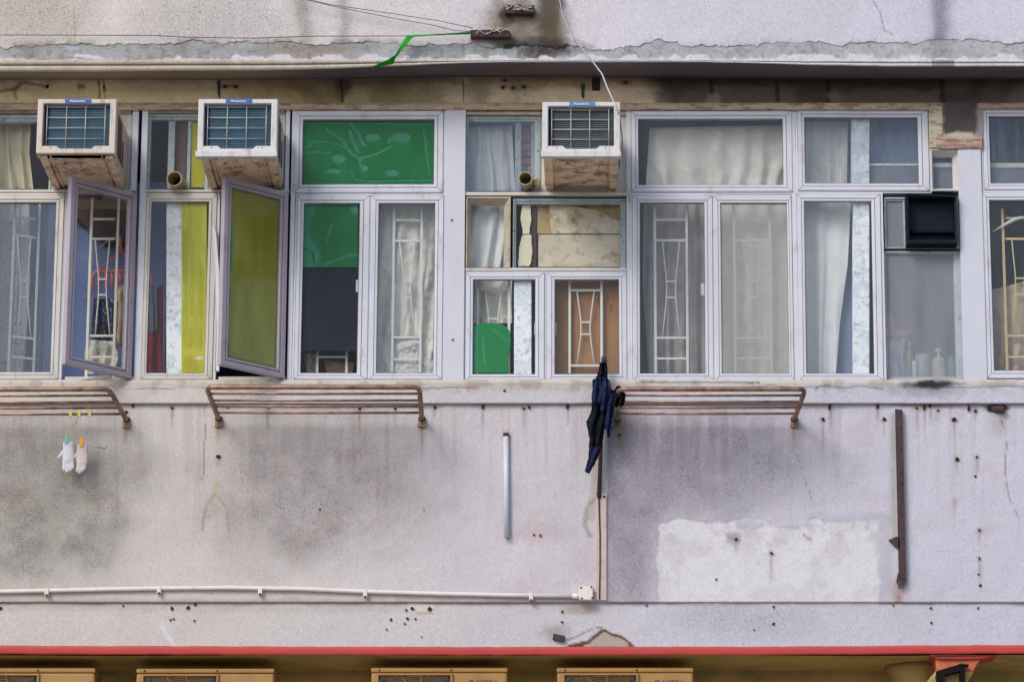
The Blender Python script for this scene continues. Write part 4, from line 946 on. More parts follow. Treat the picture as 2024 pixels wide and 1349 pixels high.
drape('garment', [(1754, 676), (1754, 745)], [(1792, 668), (1786, 700), (1790, 745)], 0.17, 'shirt', 'pale lavender cloth standing for a faint figure inside the dirty window', 'clothes', 0.02, 2, 51, crumple=.02, cs=14)  # hung cloth stands in for a faint figure's body
drape('figure_cloth', [(1754, 620), (1756, 680)], [(1764, 622), (1775, 650), (1806, 655)], 0.2, 'pink_c', 'dull pink cloth standing for the skin of the faint figure', 'cloth', 0.01, 1.5, 53, crumple=.02, cs=14)  # pink sheet stands in for the figure's face and arm

MB().slab(90, 360, 330, 790, 0.48, 0.52).build('blue_backing', 'blue_wash', B)  # added panel: the room's blue set close enough to catch light
pts = [W(*q, .34) for q in ((128, 380), (250, 380), (250, 478), (205, 478), (150, 430), (128, 400))]
MB().prism([(q.x, q.z) for q in pts], .34, .46).build('dark_cupboard', 'ac_side', None, 'dark brown cupboard corner high inside the open clear casement', 'cupboard')

for q in ((1640, 390, 1690, 746), (1719.5, 228, 1824, 322)):
    MB().slab(*q, 0.21, 0.22).build('veil_backing', 'haze_blue', B)  # added sheets; their blue-grey colour stands for the bluish sky veil

# ================================================================== window air conditioners
def ac_unit(ox, oy, lip, coil, fin, white, badge, label, txt_col='letter', yF=-0.60):
    """ox, oy: front outline (x0, x1), (y0, y1) in photo pixels on the front plane"""
    x0, z0, x1, z1 = rect(ox[0], oy[0], ox[1], oy[1], yF)
    root = empty('air_conditioner', ((x0 + x1) / 2, 0.0, z0), None, label, 'air conditioner', 'window air conditioners')
    ro = (x0, z0, x1, z1); ri = (x0 + .034, z0 + .030, x1 - .036, z1 - .027)
    MB().ring(ro, ri, [(0, yF + .09), (0, yF + .004), (.10, yF), (.9, yF), (1, yF + .006), (1, yF + .06)]).build('front_frame', white, root, bevel=0.0015)
    MB().box(x0 + .008, x1 - .008, yF + .09, 0.10, z0 + .012, z1 - .006).build('casing', 'ac_grime', root, bevel=0.004)
    for sx in (x0 + .006, x1 - .010):                                    # recessed louvre panels on the sides
        MB().box(sx, sx + .004, yF + .13, yF + .34, z0 + .04, z1 - .04).build('side_panel', 'ac_side', root)
    cav = MB().box(ri[0], ri[2], yF + .056, yF + .0895, ri[1], ri[3]).build('coil_cavity', 'coil_dark', root)
    cx0, cx1 = ri[0] + .030, ri[2] - .002
    c = MB().box(cx0, cx1, yF + .040, yF + .0555, ri[1], ri[3]).build('coil', coil, root)
    mb = MB(); n = 22
    for k in range(n):
        z = ri[1] + .006 + (ri[3] - ri[1] - .012) * k / (n - 1)
        mb.box(cx0 + .002, cx1 - .002, yF + .036, yF + .0395, z - .0016, z + .0016)
    mb.build('coil_fins', fin, root, kind='stuff')
    gx0, gx1, gz0, gz1 = ri[0] + .020, ri[2] - .030, ri[1] + .004, ri[3] - .014
    for k in range(5):
        z = gz0 + (gz1 - gz0) * k / 4
        j = random.uniform(-.002, .002)
        MB().tube([(gx0 - .004, yF + .022, z), ((gx0 + gx1) / 2, yF + .021, z + j), (gx1 + .006, yF + .022, z)], .0026, 6).build('guard_wire', 'wire', root, smooth=True)
    for t in (0, .335, .665, 1):
        x = gx0 + (gx1 - gx0) * t
        MB().tube([(x, yF + .017, ri[1] + .002), (x, yF + .017, ri[3] - .004)], .0026, 6).build('guard_wire', 'wire', root, smooth=True)
    for s, xa in ((1, ri[0] - .002), (-1, ri[2] + .002)):                # corner lugs below the coil
        lug = MB().prism([(xa, ri[1] - .003), (xa + s * .105, ri[1] - .003), (xa + s * .085, ri[1] + .016), (xa, ri[1] + .016)], yF + .004, yF + .012).build('corner_lug', white, root)
        MB().lathe((xa + s * .05, yF + .0035, ri[1] + .007), [(.004, 0), (.003, -.002)], 8, 'y').build('screw', 'bolt', lug)
    if lip:
        MB().box(x0 - .008, x1 + .004, yF - .022, yF + .03, z0 - .026, z0 + .008).build('drip_tray', white, root, bevel=0.003)
    # base pan seen from below
    zb = z0 + .012
    pan = MB().box(x0 + .012, x1 - .012, yF + .03, 0.08, zb - .012, zb).build('base_pan', 'ac_pan', root, bevel=0.002)
    for xa in (x0 + .016, x1 - .060):
        MB().box(xa, xa + .044, yF + .035, 0.075, zb - .030, zb - .0125).build('pan_rail', 'ac_pan', pan, bevel=0.003)
    for xa in (x0 + .075, x1 - .082):
        MB().box(xa, xa + .007, yF + .035, 0.075, zb - .022, zb - .0125).build('pan_rib', 'ac_pan', pan)
    rr = random.Random(int(ox[0]))
    for (u, v, r) in ((.22, .10, .010), (.32, .22, .012), (.50, .36, .006), (.52, .44, .007), (.56, .40, .005), (.72, .28, .006), (.73, .36, .006), (.72, .46, .007), (.66, .14, .005), (.84, .25, .005), (.40, .52, .005)):
        MB().lathe((x0 + (x1 - x0) * u, yF + .06 + .55 * v, zb - .0125), [(r, 0), (r * .8, -.0015)], 10).build('drain_hole', 'bolt', pan)
    MB().lathe((x0 + (x1 - x0) * .33, yF + .24, zb - .0125), [(.036, 0), (.036, -.008), (.028, -.010), (.026, -.004)], 18).build('pressed_boss', 'ac_pan', pan)
    bx0, bx1 = x0 + (x1 - x0) * .345, x0 + (x1 - x0) * .675
    bd = MB().box(bx0, bx1, yF - .004, yF - .0005, z1 - .024, z1 - .003).build('badge', badge, root)
    w = bx1 - bx0
    text_obj('lettering', 'Panasonic', txt_col, bd, bx0 + w * .20, bx1 - w * .22, z1 - .0195, z1 - .0070, yF - .0045)
    # bracing strap on the right
    MB().box(x1 - .004, x1 + .002, yF + .36, yF + .375, z0 + .03, z0 + .19).build('strap', 'wire_dark', root)
    return root
ac_unit((73, 229), (195.5, 303), False, 'coil_blue', 'fin', 'ac_grime', 'badge', 'grimy window air conditioner with a blue coil, nearest the left edge')
ac_unit((391, 548), (195.5, 303), True, 'coil_blue', 'fin', 'ac_white', 'badge', 'clean white window air conditioner with a blue coil above the olive casement')
ac_unit((1072, 1226), (201, 303), True, 'coil_grey', 'fin_grey', 'ac_white', 'badge_light', 'window air conditioner with a dusty grey coil and a cable across its corner')

# black exhaust box in the right window
yF = -0.05
hx0, hz0, hx1, hz1 = rect(1791, 384, 1892, 482, yF)
eb = empty('exhaust_box', ((hx0 + hx1) / 2, 0, hz0), None, 'black exhaust box set into the old window on the right', 'exhaust box')
ro = (hx0, hz0, hx1, hz1); ri = (hx0 + .018, hz0 + .024, hx1 - .014, hz1 - .02)
MB().ring(ro, ri, [(0, .06), (0, yF + .004), (.2, yF), (1, yF + .004), (1, .05)]).build('housing', 'hood', eb, bevel=0.002)
MB().box(ri[0] - .002, ri[2] + .002, .02, .055, ri[1] - .002, ri[3] + .002).build('back_plate', 'hood', eb)
MB().add([(hx0 + .004, yF - .012, hz1 + .002), (hx1 + .002, yF - .012, hz1 - .014), (hx1 + .004, .05, hz1 + .030), (hx0 + .006, .05, hz1 + .038), (hx0 + .004, yF - .012, hz1 - .006), (hx1 + .002, yF - .012, hz1 - .022), (hx1 + .004, .05, hz1 + .022), (hx0 + .006, .05, hz1 + .030)],
         [(0, 1, 2, 3), (4, 5, 6, 7), (0, 1, 5, 4), (1, 2, 6, 5), (2, 3, 7, 6), (3, 0, 4, 7)]).build('top_flap', 'hood', eb)
for k in range(1):
    z = ri[1] + .07
    MB().add([(ri[0], yF + .03, z - .016), (ri[2], yF + .03, z - .016), (ri[2], yF + .085, z + .022), (ri[0], yF + .085, z + .022), (ri[0], yF + .054, z - .018), (ri[2], yF + .054, z - .018), (ri[2], yF + .089, z + .020), (ri[0], yF + .089, z + .020)],
             [(0, 1, 2, 3), (4, 5, 6, 7), (0, 1, 5, 4), (2, 3, 7, 6), (1, 2, 6, 5), (0, 3, 7, 4)]).build('louvre', 'hood', eb)

# pipe stubs through the old windows
def stub(c, r, ln, tilt, label, elbow=False):
    e = empty('vent_pipe', c, None, label, 'pipe')
    d = Vector((tilt, -1, -0.05)).normalized()
    mb = MB(); p0 = Vector(c) - d * .08; p1 = Vector(c) + d * ln
    a = d.cross(Vector((0, 0, 1))).normalized(); b = a.cross(d); seg = 22; vs = []; fs = []
    prof = [(r, p0), (r, p1), (r * .98, p1 + d * .003), (r * .86, p1 + d * .003), (r * .84, p1), (r * .84, p0 + d * .02)]
    for rr_, q in prof:
        for k in range(seg):
            t = 2 * math.pi * k / seg; vs.append(q + a * rr_ * math.cos(t) + b * rr_ * math.sin(t))
    for i in range(len(prof) - 1):
        for k in range(seg): fs.append((i * seg + k, i * seg + (k + 1) % seg, (i + 1) * seg + (k + 1) % seg, (i + 1) * seg + k))
    mb.add(vs, fs); mb.build('pipe', 'clay', e, smooth=False)
    MB().lathe(p0 + d * .03, [(r * .83, 0), (r * .83, .002)], 18, 'y').build('dark_bore', 'bolt', e)
    if elbow:
        q = Vector(c)
        MB().tube([q + Vector((r * .9, -.05, .00)), q + Vector((r * 1.45, -.05, .004)), q + Vector((r * 1.7, -.045, -.02)), q + Vector((r * 1.5, -.03, -.05))], [.012, .014, .013, .012], 9).build('side_clip', 'clay', e, smooth=True)
    return e
stub(W(352, 362, 0.04), 0.047, 0.10, -0.12, 'tan vent pipe poking out below the left old window')
stub(W(1041, 361, 0.04), 0.042, 0.10, -0.06, 'tan vent pipe with a side clip left of the middle air conditioner', True)

# ================================================================== drying racks
def rack(tipL, tipR, baseL, baseR, label, rails, yT=-0.40):
    tl, tr = (W(*tipL, yT) if tipL else None), W(*tipR, yT)
    bl, br = (W(*baseL, -0.012) if baseL else None), W(*baseR, -0.012)
    root = empty('drying_rack', (((tl or tr).x + tr.x) / 2, 0, br.z), None, label, 'drying rack', 'wall drying racks')
    c = 0.03
    # thick outer rail with bent corners running into the arms
    dr = (br - tr).normalized(); dl = (bl - tl).normalized()
    pts = [tl + dl * .05, tl + dl * .022 + Vector((.006, 0, 0)), tl + Vector((.018, 0, 0)) + dl * .003, tl + Vector((.05, 0, 0)), tr - Vector((.05, 0, 0)), tr - Vector((.018, 0, 0)) + dr * .003, tr + dr * .022 - Vector((.006, 0, 0)), tr + dr * .05]
    MB().tube(pts, .0145, 12).build('top_rail', 'rack', root, smooth=True)
    for t_, b_, d_ in ((tl, bl, dl), (tr, br, dr)):
        MB().tube([t_ + d_ * .048, b_ - d_ * .02, b_], [.0145, .0145, .0145], 12).build('arm', 'rack', root, smooth=True)
        br_ = MB().box(b_.x - .021, b_.x + .021, -.014, -.002, b_.z - .046, b_.z + .014).build('bracket', 'rack_bracket', root, bevel=0.002)
        MB().lathe((b_.x, -.0145, b_.z - .03), [(.006, 0), (.005, -.003)], 8, 'y').build('screw', 'bolt', br_)
        MB().lathe((b_.x, -.004, b_.z + .002), [(.022, 0), (.021, -.012), (.017, -.016)], 12, 'y').build('socket', 'rust', br_, smooth=True)
    for t in rails:
        a, b = tl + (bl - tl) * t, tr + (br - tr) * t
        MB().tube([a, a + (b - a) * .5 + Vector((0, 0, -.0015)), b], .0075, 9).build('rail', 'rack', root, smooth=True)
    return root
rails = (.20, .41, .60, .80)
rack((-130, 771), (216, 770), (-85, 832), (250, 831), 'brown metal drying rack with white gloves hanging below it', rails)
rack((408, 766), (829, 766), (432, 829), (834, 829), 'brown metal drying rack under the olive casement', rails)
rack((1222, 770), (1592, 770), (1221, 830), (1570, 830), 'shiny metal drying rack right of the black tattered cloth', rails)
# loose thread and wire caught on the middle rack
MB().tube([W(525, 815, -.1), W(532, 805, -.12), (W(545, 795, -.14)), W(556, 795, -.15), W(572, 800, -.1)], .0018, 5).build('loose_string', 'cable', None, 'pale loose string caught on the middle drying rack', 'string', smooth=True)

# clothes pegs on the left rack, hanger and gloves
def rail_pt(px, t):  # point on the left rack's rail
    tl, tr, bl, br = W(-130, 771, -.4), W(216, 770, -.4), W(-85, 832, -.012), W(250, 831, -.012)
    a, b = tl + (bl - tl) * t, tr + (br - tr) * t
    y = a.y; x = W(px, 812, y).x; return a + (b - a) * ((x - a.x) / (b.x - a.x))
def peg(c, mat, label, h=.05, w=.012, tilt=0.0, group='clothes pegs'):
    e = empty('clothes_peg', (c.x, c.y, c.z - h / 2), None, label, 'clothes peg', group)
    for s in (-1, 1):
        MB().add([(c.x - w / 2, c.y + s * .0035 - .003, c.z - h / 2), (c.x + w / 2, c.y + s * .0035 - .003, c.z - h / 2), (c.x + w / 2 + tilt, c.y + s * .009 - .003, c.z + h / 2), (c.x - w / 2 + tilt, c.y + s * .009 - .003, c.z + h / 2),
                  (c.x - w / 2, c.y + s * .0035 + .003, c.z - h / 2), (c.x + w / 2, c.y + s * .0035 + .003, c.z - h / 2), (c.x + w / 2 + tilt, c.y + s * .009 + .003, c.z + h / 2), (c.x - w / 2 + tilt, c.y + s * .009 + .003, c.z + h / 2)],
                 [(0, 1, 2, 3), (4, 5, 6, 7), (0, 1, 5, 4), (1, 2, 6, 5), (2, 3, 7, 6), (3, 0, 4, 7)]).build('jaw', mat, e, bevel=0.001)
    MB().lathe((c.x - .004 + tilt / 2, c.y, c.z + .004), [(.006, -.007), (.006, .007)], 10, 'y').build('spring', 'wire', e)
    return e
for px, lb in ((140, 'left yellow peg on the left drying rack'), (157, 'middle yellow peg on the left drying rack'), (178, 'right yellow peg on the left drying rack')):
    c = rail_pt(px, .80); peg(c + Vector((0, 0, .002)), 'straw', lb, h=.04, w=.016)
hy = rail_pt(150, .80).y
H = lambda x, y: W(x, y, hy)
top = rail_pt(150, .80) + Vector((0, 0, .010))
hook = [top + Vector((-.014, 0, -.006)), top + Vector((-.008, 0, .004)), top + Vector((.004, 0, .004)), top + Vector((.010, 0, -.010)), H(152, 830), H(146, 843)]
hg = MB().tube(hook + [H(136, 844), H(110, 852), H(88, 860), H(85, 863), H(88, 866)] + [H(88 + (208 - 88) * t, 866 + (887 - 866) * t) for t in (.25, .5, .75)] + [H(208, 888), H(210, 885), H(208, 878)], .003, 6).build('wire_hanger', 'cable', None, 'thin white wire hanger holding two gloves under the left rack', 'hanger', smooth=True)
def taper(mb, pts, rs, flat=.5): mb.tube([H(*p) for p in pts], rs, 10, flat)
def glove(cx, cy, thumb, fing, mat, label, lean):
    mb = MB(); k = 1 / 340
    taper(mb, [(cx, cy), (cx + .2 * lean, cy + 6), (cx + .4 * lean, cy + 14), (cx + .6 * lean, cy + 24), (cx + .9 * lean, cy + 36), (cx + lean, cy + 40)], [.030, .032, .031, .034, .033, .026], .42)
    for dx, ln, sp in fing:
        bx = cx + lean + dx
        taper(mb, [(bx - sp * .2, cy + 32), (bx, cy + 40), (bx + sp * .5, cy + 40 + ln * .55), (bx + sp, cy + 40 + ln * .92), (bx + sp, cy + 40 + ln)], [.009, .0105, .0098, .0080, .003], .8)
    taper(mb, [(cx + thumb[0][0], cy + thumb[0][1]), (cx + thumb[1][0], cy + thumb[1][1]), (cx + thumb[2][0], cy + thumb[2][1]), (cx + thumb[3][0], cy + thumb[3][1])], [.012, .012, .010, .004], .8)
    g = mb.build('glove', mat, None, label, 'glove', 'gloves on the wire hanger', smooth=True)
    md = g.modifiers.new('blend', 'REMESH'); md.mode = 'VOXEL'; md.voxel_size = .0032; md.use_smooth_shade = True
    md = g.modifiers.new('soft', 'SMOOTH'); md.iterations = 2
    return g
glove(135, 874, ((-4, 14), (-11, 22), (-17, 29), (-22, 33)), ((-8, 18, -1), (-2.5, 22, 0), (3, 19, 1), (7.5, 14, 2)), 'glove', 'bright white glove on the mint peg', 0)
glove(163, 880, ((-4, 12), (-9, 17), (-14, 23), (-19, 26)), ((-7, 14, -3), (-3, 18, -2), (1.5, 14, -1), (5, 10, 0)), 'glove_pink', 'pinkish white glove on the orange peg', -1)
peg(H(132, 870) + Vector((0, -.012, 0)), 'mint', 'mint peg holding the bright white glove', h=.05, w=.02)
peg(H(161, 876) + Vector((0, -.012, 0)), 'orange', 'orange peg holding the pinkish glove', h=.055, w=.02, tilt=.004)

# ================================================================== wall fixings
# torn black cloth on a rusty pole
pole = MB()
pole.tube([W(1184, 985, -.018), W(1187, 900, -.03), W(1190, 800, -.05), W(1193, 740, -.06)], .012, 8)
pole.tube([W(1193, 742, -.06), W(1193.5, 715, -.06), W(1193.5, 706, -.06)], [.010, .016, .014], 8)
pole.build('rusty_pole', 'rust', None, 'dark rusty pole standing out from the wall under the black cloth', 'pole', smooth=True)
bc = empty('tattered_cloth', W(1180, 935, -.1), None, 'tattered blue black cloth hanging from the rusty pole', 'cloth')
def rag(Lp, Rp, y, mat, amp, folds, seed, name='cloth_strip'):
    a, b = path(Lp, 60), path(Rp, 60); nu = 24
    u = np.linspace(0, 1, nu)[None]; v = np.linspace(0, 1, 60)[:, None]
    X = a[:, :1] * (1 - u) + b[:, :1] * u + (fbm(u * 90, v * 200, 9, 3, seed) - .5) * 5; Y = a[:, 1:] * (1 - u) + b[:, 1:] * u + (fbm(u * 100, v * 90, 12, 3, seed + 3) - .5) * 8
    Z = y + amp * np.sin(folds * 6.28 * (u + .3 * v)) + amp * 2.6 * (fbm(X, Y, 24, 3, seed) - .5)
    return grid_obj(name, WA(X, Y, Z), mat, bc, solid=.002)
rag([(1186, 716), (1182, 740), (1172, 765), (1170, 800), (1174, 834)], [(1199, 716), (1201, 745), (1209, 770), (1215, 800), (1202, 838)], -.105, 'black_c', .018, 2, 1)
rag([(1176, 780), (1168, 815), (1158, 838), (1165, 870), (1164, 905), (1157, 932)], [(1200, 780), (1200, 830), (1195, 855), (1186, 890), (1182, 906), (1165, 937)], -.120, 'black_c', .016, 2, 3)
rag([(1170, 885), (1161, 920), (1157, 936)], [(1186, 884), (1174, 915), (1164, 936)], -.150, 'blueblack_c', .008, 1, 5)
rag([(1190, 745), (1186, 775), (1187, 815)], [(1203, 752), (1213, 780), (1207, 806)], -.160, 'blueblack_c', .012, 1.5, 7)
rag([(1199, 770), (1198, 810), (1196, 840), (1200, 862)], [(1217, 774), (1215, 805), (1215, 840), (1204, 866)], -.145, 'blueblack_c', .014, 1.5, 9)
rag([(1172, 752), (1170, 775), (1172, 795)], [(1186, 745), (1190, 775), (1186, 800)], -.150, 'blueblack_c', .010, 1.5, 13)
rag([(1206, 776), (1212, 788), (1212, 806)], [(1224, 762), (1238, 778), (1232, 803)], -.34, 'black_c', .02, 2, 11)

def fix(name, q, ya, yb, mat, label, cat, bevel=.002): return MB().slab(*q, ya, yb).build(name, mat, None, label, cat, bevel=bevel)
# channel below the pole with its rusty streak
ch = empty('cable_channel', W(1190, 1190, 0), None, 'beige cable channel with a rust streak below the dark pole', 'cable channel')
MB().slab(1178, 977, 1199, 1188, -.016, .02).build('cover', 'channel', ch, bevel=.003)
MB().tube([W(1184, 980, -.018), W(1184.5, 1010, -.018), W(1186, 1060, -.018), W(1186, 1120, -.018), W(1185, 1186, -.018)], [.006, .005, .0045, .004, .004], 6).build('rust_rod', 'rust', ch, smooth=True)
for p in ((1194, 983), (1181, 978)): MB().lathe(W(*p, -.017), [(.008, 0), (.006, -.005)], 8, 'y').build('screw', 'bolt', ch)
# white vertical pipe
vp = empty('white_pipe', W(1001, 1064, 0), None, 'white vertical pipe with a rusty top fixing', 'pipe')
MB().tube([W(1000, 864, -.016), W(1001, 960, -.016), W(1002, 1063, -.016)], .0165, 12).build('pipe', 'pvc', vp, smooth=True)
MB().slab(994.5, 856, 1006, 866, -.02, .004).build('top_fixing', 'rust', vp, bevel=.002)
MB().lathe(W(1000, 861, -.021), [(.008, 0), (.006, -.006)], 8, 'y').build('bolt', 'bolt', vp)
# rusty angle post at the right
ap = empty('rusty_angle_post', W(1780, 1165, 0), None, 'dark rusty steel angle bolted upright on the wall at the right', 'steel post')
MB().slab(1776.5, 810, 1787.5, 1146, -.034, .0).build('flange', 'rust', ap, bevel=.002)
MB().slab(1773, 809, 1777, 1144, -.012, .004).build('flange', 'rust', ap, bevel=.001)
for y in (846, 890, 935, 957, 1019): MB().lathe(W(1781.5, y, -.035), [(.006, .001), (.005, -.003)], 8, 'y').build('bolt', 'bolt', ap)
rr = random.Random(4)
for k in range(9):
    x = 1776 + k * 1.4; MB().tube([W(x, 1140 + rr.uniform(-8, 4), -.03), W(x + rr.uniform(-4, 4), 1152, -.032), W(x + rr.uniform(-5, 5), 1160 + rr.uniform(-4, 7), -.03)], [.006, .005, .002], 5).build('rust_flake', 'rust', ap)
pl_ = [W(1756, 1069, -.004), W(1772, 1062, -.004), W(1778, 1066, -.004), W(1778, 1086, -.004), W(1770, 1084, -.004)]
MB().prism([(p.x, p.z) for p in pl_], -.012, .004).build('bent_tab', 'rust', ap)
# conduit with clips and a junction box
pts = [(-120, 1176), (0, 1171), (160, 1167.5), (320, 1164.5), (460, 1163.5), (600, 1166), (720, 1171), (860, 1175), (1000, 1178), (1146, 1180)]
cn = empty('conduit', W(560, 1185, 0), None, 'cream conduit running along the wall above the groove', 'conduit')
MB().tube([W(x, y, -.014) for x, y in pts], .0125, 10).build('pipe', 'pvc_cream', cn, smooth=True)
for x, y in ((314, 1170), (514, 1172), (722, 1177), (1050, 1184), (92, 1174), (-40, 1178)):
    MB().slab(x - 4, y - 10, x + 4, y + 4, -.030, .004).build('clip', 'pvc_cream', cn, bevel=.003)
    MB().lathe(W(x, y + 3.5, -.031), [(.007, .004), (.006, -.003)], 8, 'y').build('screw', 'rust', cn)
jb = empty('junction_box', W(1158, 1189, 0), None, 'square cream junction box with four corner screws', 'junction box')
MB().slab(1145, 1160.5, 1172, 1187, -.045, .004).build('box', 'pvc_cream', jb, bevel=.004)
for x, y in ((1148.5, 1163), (1169, 1161.8), (1150, 1184), (1170.5, 1183)): MB().lathe(W(x, y, -.046), [(.006, 0), (.005, -.003)], 8, 'y').build('screw', 'bolt', jb)
MB().tube([W(1132, 1180, -.014), W(1146, 1180, -.016)], [.016, .018], 10).build('gland', 'pvc_cream', jb, smooth=True)
# old fixing plate and stub on the fascia
fp = MB().prism([(W(*p, 0).x, W(*p, 0).z) for p in ((1094, 1254), (1117, 1259), (1114, 1271), (1092, 1265))], -.012, .02).build('steel_stub', 'rust', None, 'small dark steel stub left of the broken plaster', 'steel stub', bevel=.002)
# broken anchor at the right
MB().tube([W(1962, 809, .01), W(1976, 809, -.02), W(1984, 811, -.03)], [.018, .022, .016], 7).build('broken_anchor', 'rust', None, 'broken rusty anchor in a chipped hole at the right', 'anchor')
# slots and the black hole in the beam
fix('beam_socket', (1170, 152, 1186, 179), .000, .01, 'bolt', 'black square socket in the beam above the middle air conditioner', 'socket', 0)
def wedge(x, y0, y1, w, lb):
    q = [W(x - w, y0, -.004), W(x + w, y0, -.004), W(x + w * .7, y1 - 5, -.004), W(x + .5, y1, -.004), W(x - w * .6, y1 - 5, -.004)]
    MB().prism([(p.x, p.z) for p in q], -.007, .006).build('green_wedge', MAT['wedge'], None, lb, 'wedge')
MAT['wedge'] = M('dark_green_wedge', (0.012, 0.05, 0.035), .6)
wedge(432.5, 160, 191, 2.8, 'dark green wedge above the clean white air conditioner')
wedge(1152, 166, 195, 4, 'dark green wedge above the dusty grey air conditioner')
# bolt holes and stubs left in the wall (parts of the building)
holes = [(1627, 829, 4), (1748, 829, 4), (1812, 808, 2.6), (1854, 812, 2.6), (1886, 829, 5), (1928, 813, 3.4), (1892, 908, 5), (1931, 904, 2.6), (1928, 942, 2.6), (1936, 1049, 2.5), (1936, 1105, 2.5), (1934, 1136, 2.4), (1938, 1158, 3),
         (997, 773, 2.6), (860, 806, 3), (1225, 861, 3), (432, 903, 5), (250, 815, 3.6), (452, 797, 2), (450, 807, 2), (112, 798, 2), (22, 797, 2), (625, 797, 4), (530, 807, 2.6), (711, 808, 3), (781, 808, 3), (340, 807, 3), (1035, 808, 2.4),
         (340, 1204, 3.5), (372, 1202, 4), (386, 1196, 2.8), (337, 1227, 2), (343, 1225, 2.3), (384, 1228, 2), (243, 1199, 1.8), (1, 1204, 4), (773, 1226, 3), (805, 1224, 3), (800, 1234, 2), (821, 1225, 2.3), (815, 1204, 3.5), (849, 1205, 4.5), (803, 1207, 2.4), (764, 1245, 1.6), (833, 1260, 1.5),
         (1111, 1210, 2.6), (1111, 1231, 2.4), (1278, 1198, 2), (1529, 1201, 2.3), (1529, 1234, 2.6), (1766, 1198, 2), (1840, 1203, 2.5), (1841, 1232, 2.5), (1933, 1203, 2.4), (1455, 1067, 3), (1525, 1095, 3), (1415, 1146, 2), (632, 1008, 2), (1055, 1058, 2.6), (1068, 1060, 2), (1300, 800, 2), (1391, 800, 2), (1490, 1246, 1.5)]
beamh = [(998, 158, 3), (995, 172, 3.5), (1014, 173, 3), (1035, 171, 3.5), (1237, 163, 3.2), (445, 171, 4), (466, 171, 4), (205, 172, 2), (93, 170, 4), (1155, 171, 2), (1640, 140, 1)]
proto = None
def stud(px, py, r, y):
    c = W(px, py, y); n = 9; rr = random.Random(int(px * 7 + py)); R = r / 340
    prof = []
    mb = MB(); vs = [(c.x, c.y - .0035, c.z)]; ring_ = []
    for k in range(n):
        a = 6.283 * k / n; q = R * rr.uniform(.6, 1.2); ring_.append((c.x + q * math.cos(a), c.y - .002, c.z + q * math.sin(a)))
    mb.add(vs + ring_ + [(x, c.y + .02, z) for x, _, z in ring_], [(0, 1 + k, 1 + (k + 1) % n) for k in range(n)] + [(1 + k, 1 + (k + 1) % n, 1 + n + (k + 1) % n, 1 + n + k) for k in range(n)])
    mb.build('bolt_hole', 'bolt', B)
for x, y, r in holes: stud(x, y, r, .006 if y > 1192 else (-.026 if y < 790 else -.004))
for x, y, r in beamh: stud(x, y, r, 0.0)
for x, y, h in ((955, 803, 12), (1122, 803, 12), (1640, 803, 14), (1735, 801, 15), (1827, 806, 9), (1838, 801, 9), (1915, 808, 10), (263, 800, 12), (1046, 806, 5)):
    MB().tube([W(x + .5, y - h / 2, -.004), W(x, y, -.008), W(x - 1, y + h / 2, -.006)], [.006, .008, .005], 6).build('anchor_stub', 'bolt', B)

# rusty wire brackets on the upper wall with lashings
def wire_bracket(q, label, seed, bolts):
    y = YU
    e = empty('wire_bracket', W((q[0] + q[2]) / 2, q[3], y), None, label, 'bracket', 'rusty wire brackets')
    MB().slab(*q, y - .05, y + .01).build('angle_iron', 'rust', e, bevel=.003)
    for bx, by in bolts: MB().lathe(W(bx, by, y - .051), [(.007, 0), (.005, -.006)], 8, 'y').build('bolt', 'wire', e)
    rr = random.Random(seed)
    for k in range(7):
        x0 = rr.uniform(q[0] - 8, q[2] - 30); x1 = x0 + rr.uniform(14, 42)
        pts = [W(x0 + (x1 - x0) * t, rr.uniform(q[1] - 4, q[1] + (q[3] - q[1]) * .8), y - .054 - rr.uniform(0, .012)) for t in (0, .3, .6, 1)]
        MB().tube(pts, .0028, 5).build('lashing_wire', 'wire', e, smooth=True)
    return e
wire_bracket((998, 9, 1056, 25), 'upper rusty bracket wrapped in wire at the top edge', 3, ((1003, 17), (1048, 13)))
wire_bracket((930, 58, 1008, 72), 'lower rusty bracket with wires running left', 5, ())
ywr = YU - .05
def wire(pts, r, mat, label, cat='wire', name='line_wire', group=None):
    return MB().tube([W(*p) for p in pts], r, 6).build(name, mat, None, label, cat, group, smooth=True)
wire([(-150, 69, ywr), (0, 68.5, ywr), (300, 69.5, ywr), (370, 73, ywr), (500, 75, ywr), (620, 71, ywr), (800, 70.5, ywr), (935, 66, ywr)], .0026, 'wire_dark', 'dark horizontal line wire running to the lower bracket')
wire([(560, -14, ywr), (650, 8, ywr), (780, 27, ywr), (870, 41, ywr), (935, 55, ywr)], .0022, 'wire_dark', 'upper of the two sloping dark wires at the top')
wire([(560, -12, ywr - .02), (660, 12, ywr), (780, 36, ywr), (850, 48, ywr), (900, 60, ywr), (935, 62, ywr)], .0022, 'wire_dark', 'lower of the two sloping dark wires at the top')
cab = [(1098, -60, YU - .02), (1104, -10, YU - .02), (1112, 28, YU - .025), (1128, 62, YU - .03), (1150, 95, YU - .04), (1172, 122, YU - .05), (1190, 146, -.34), (1200, 172, -.42), (1212, 198, -.56), (1219, 215, -.625), (1226, 240, -.57), (1230, 275, -.40), (1232, 320, -.22), (1236, 352, -.08), (1243, 380, -.015), (1246, 400, -.01)]
MB().tube([W(*p) for p in cab], [.0028, .0028, .003, .0035, .004, .0045] + [.0048] * 5 + [.004] * 5, 8).build('loose_cable', 'cable', None, 'loose pale cable hanging past the dusty grey air conditioner', 'cable', smooth=True)
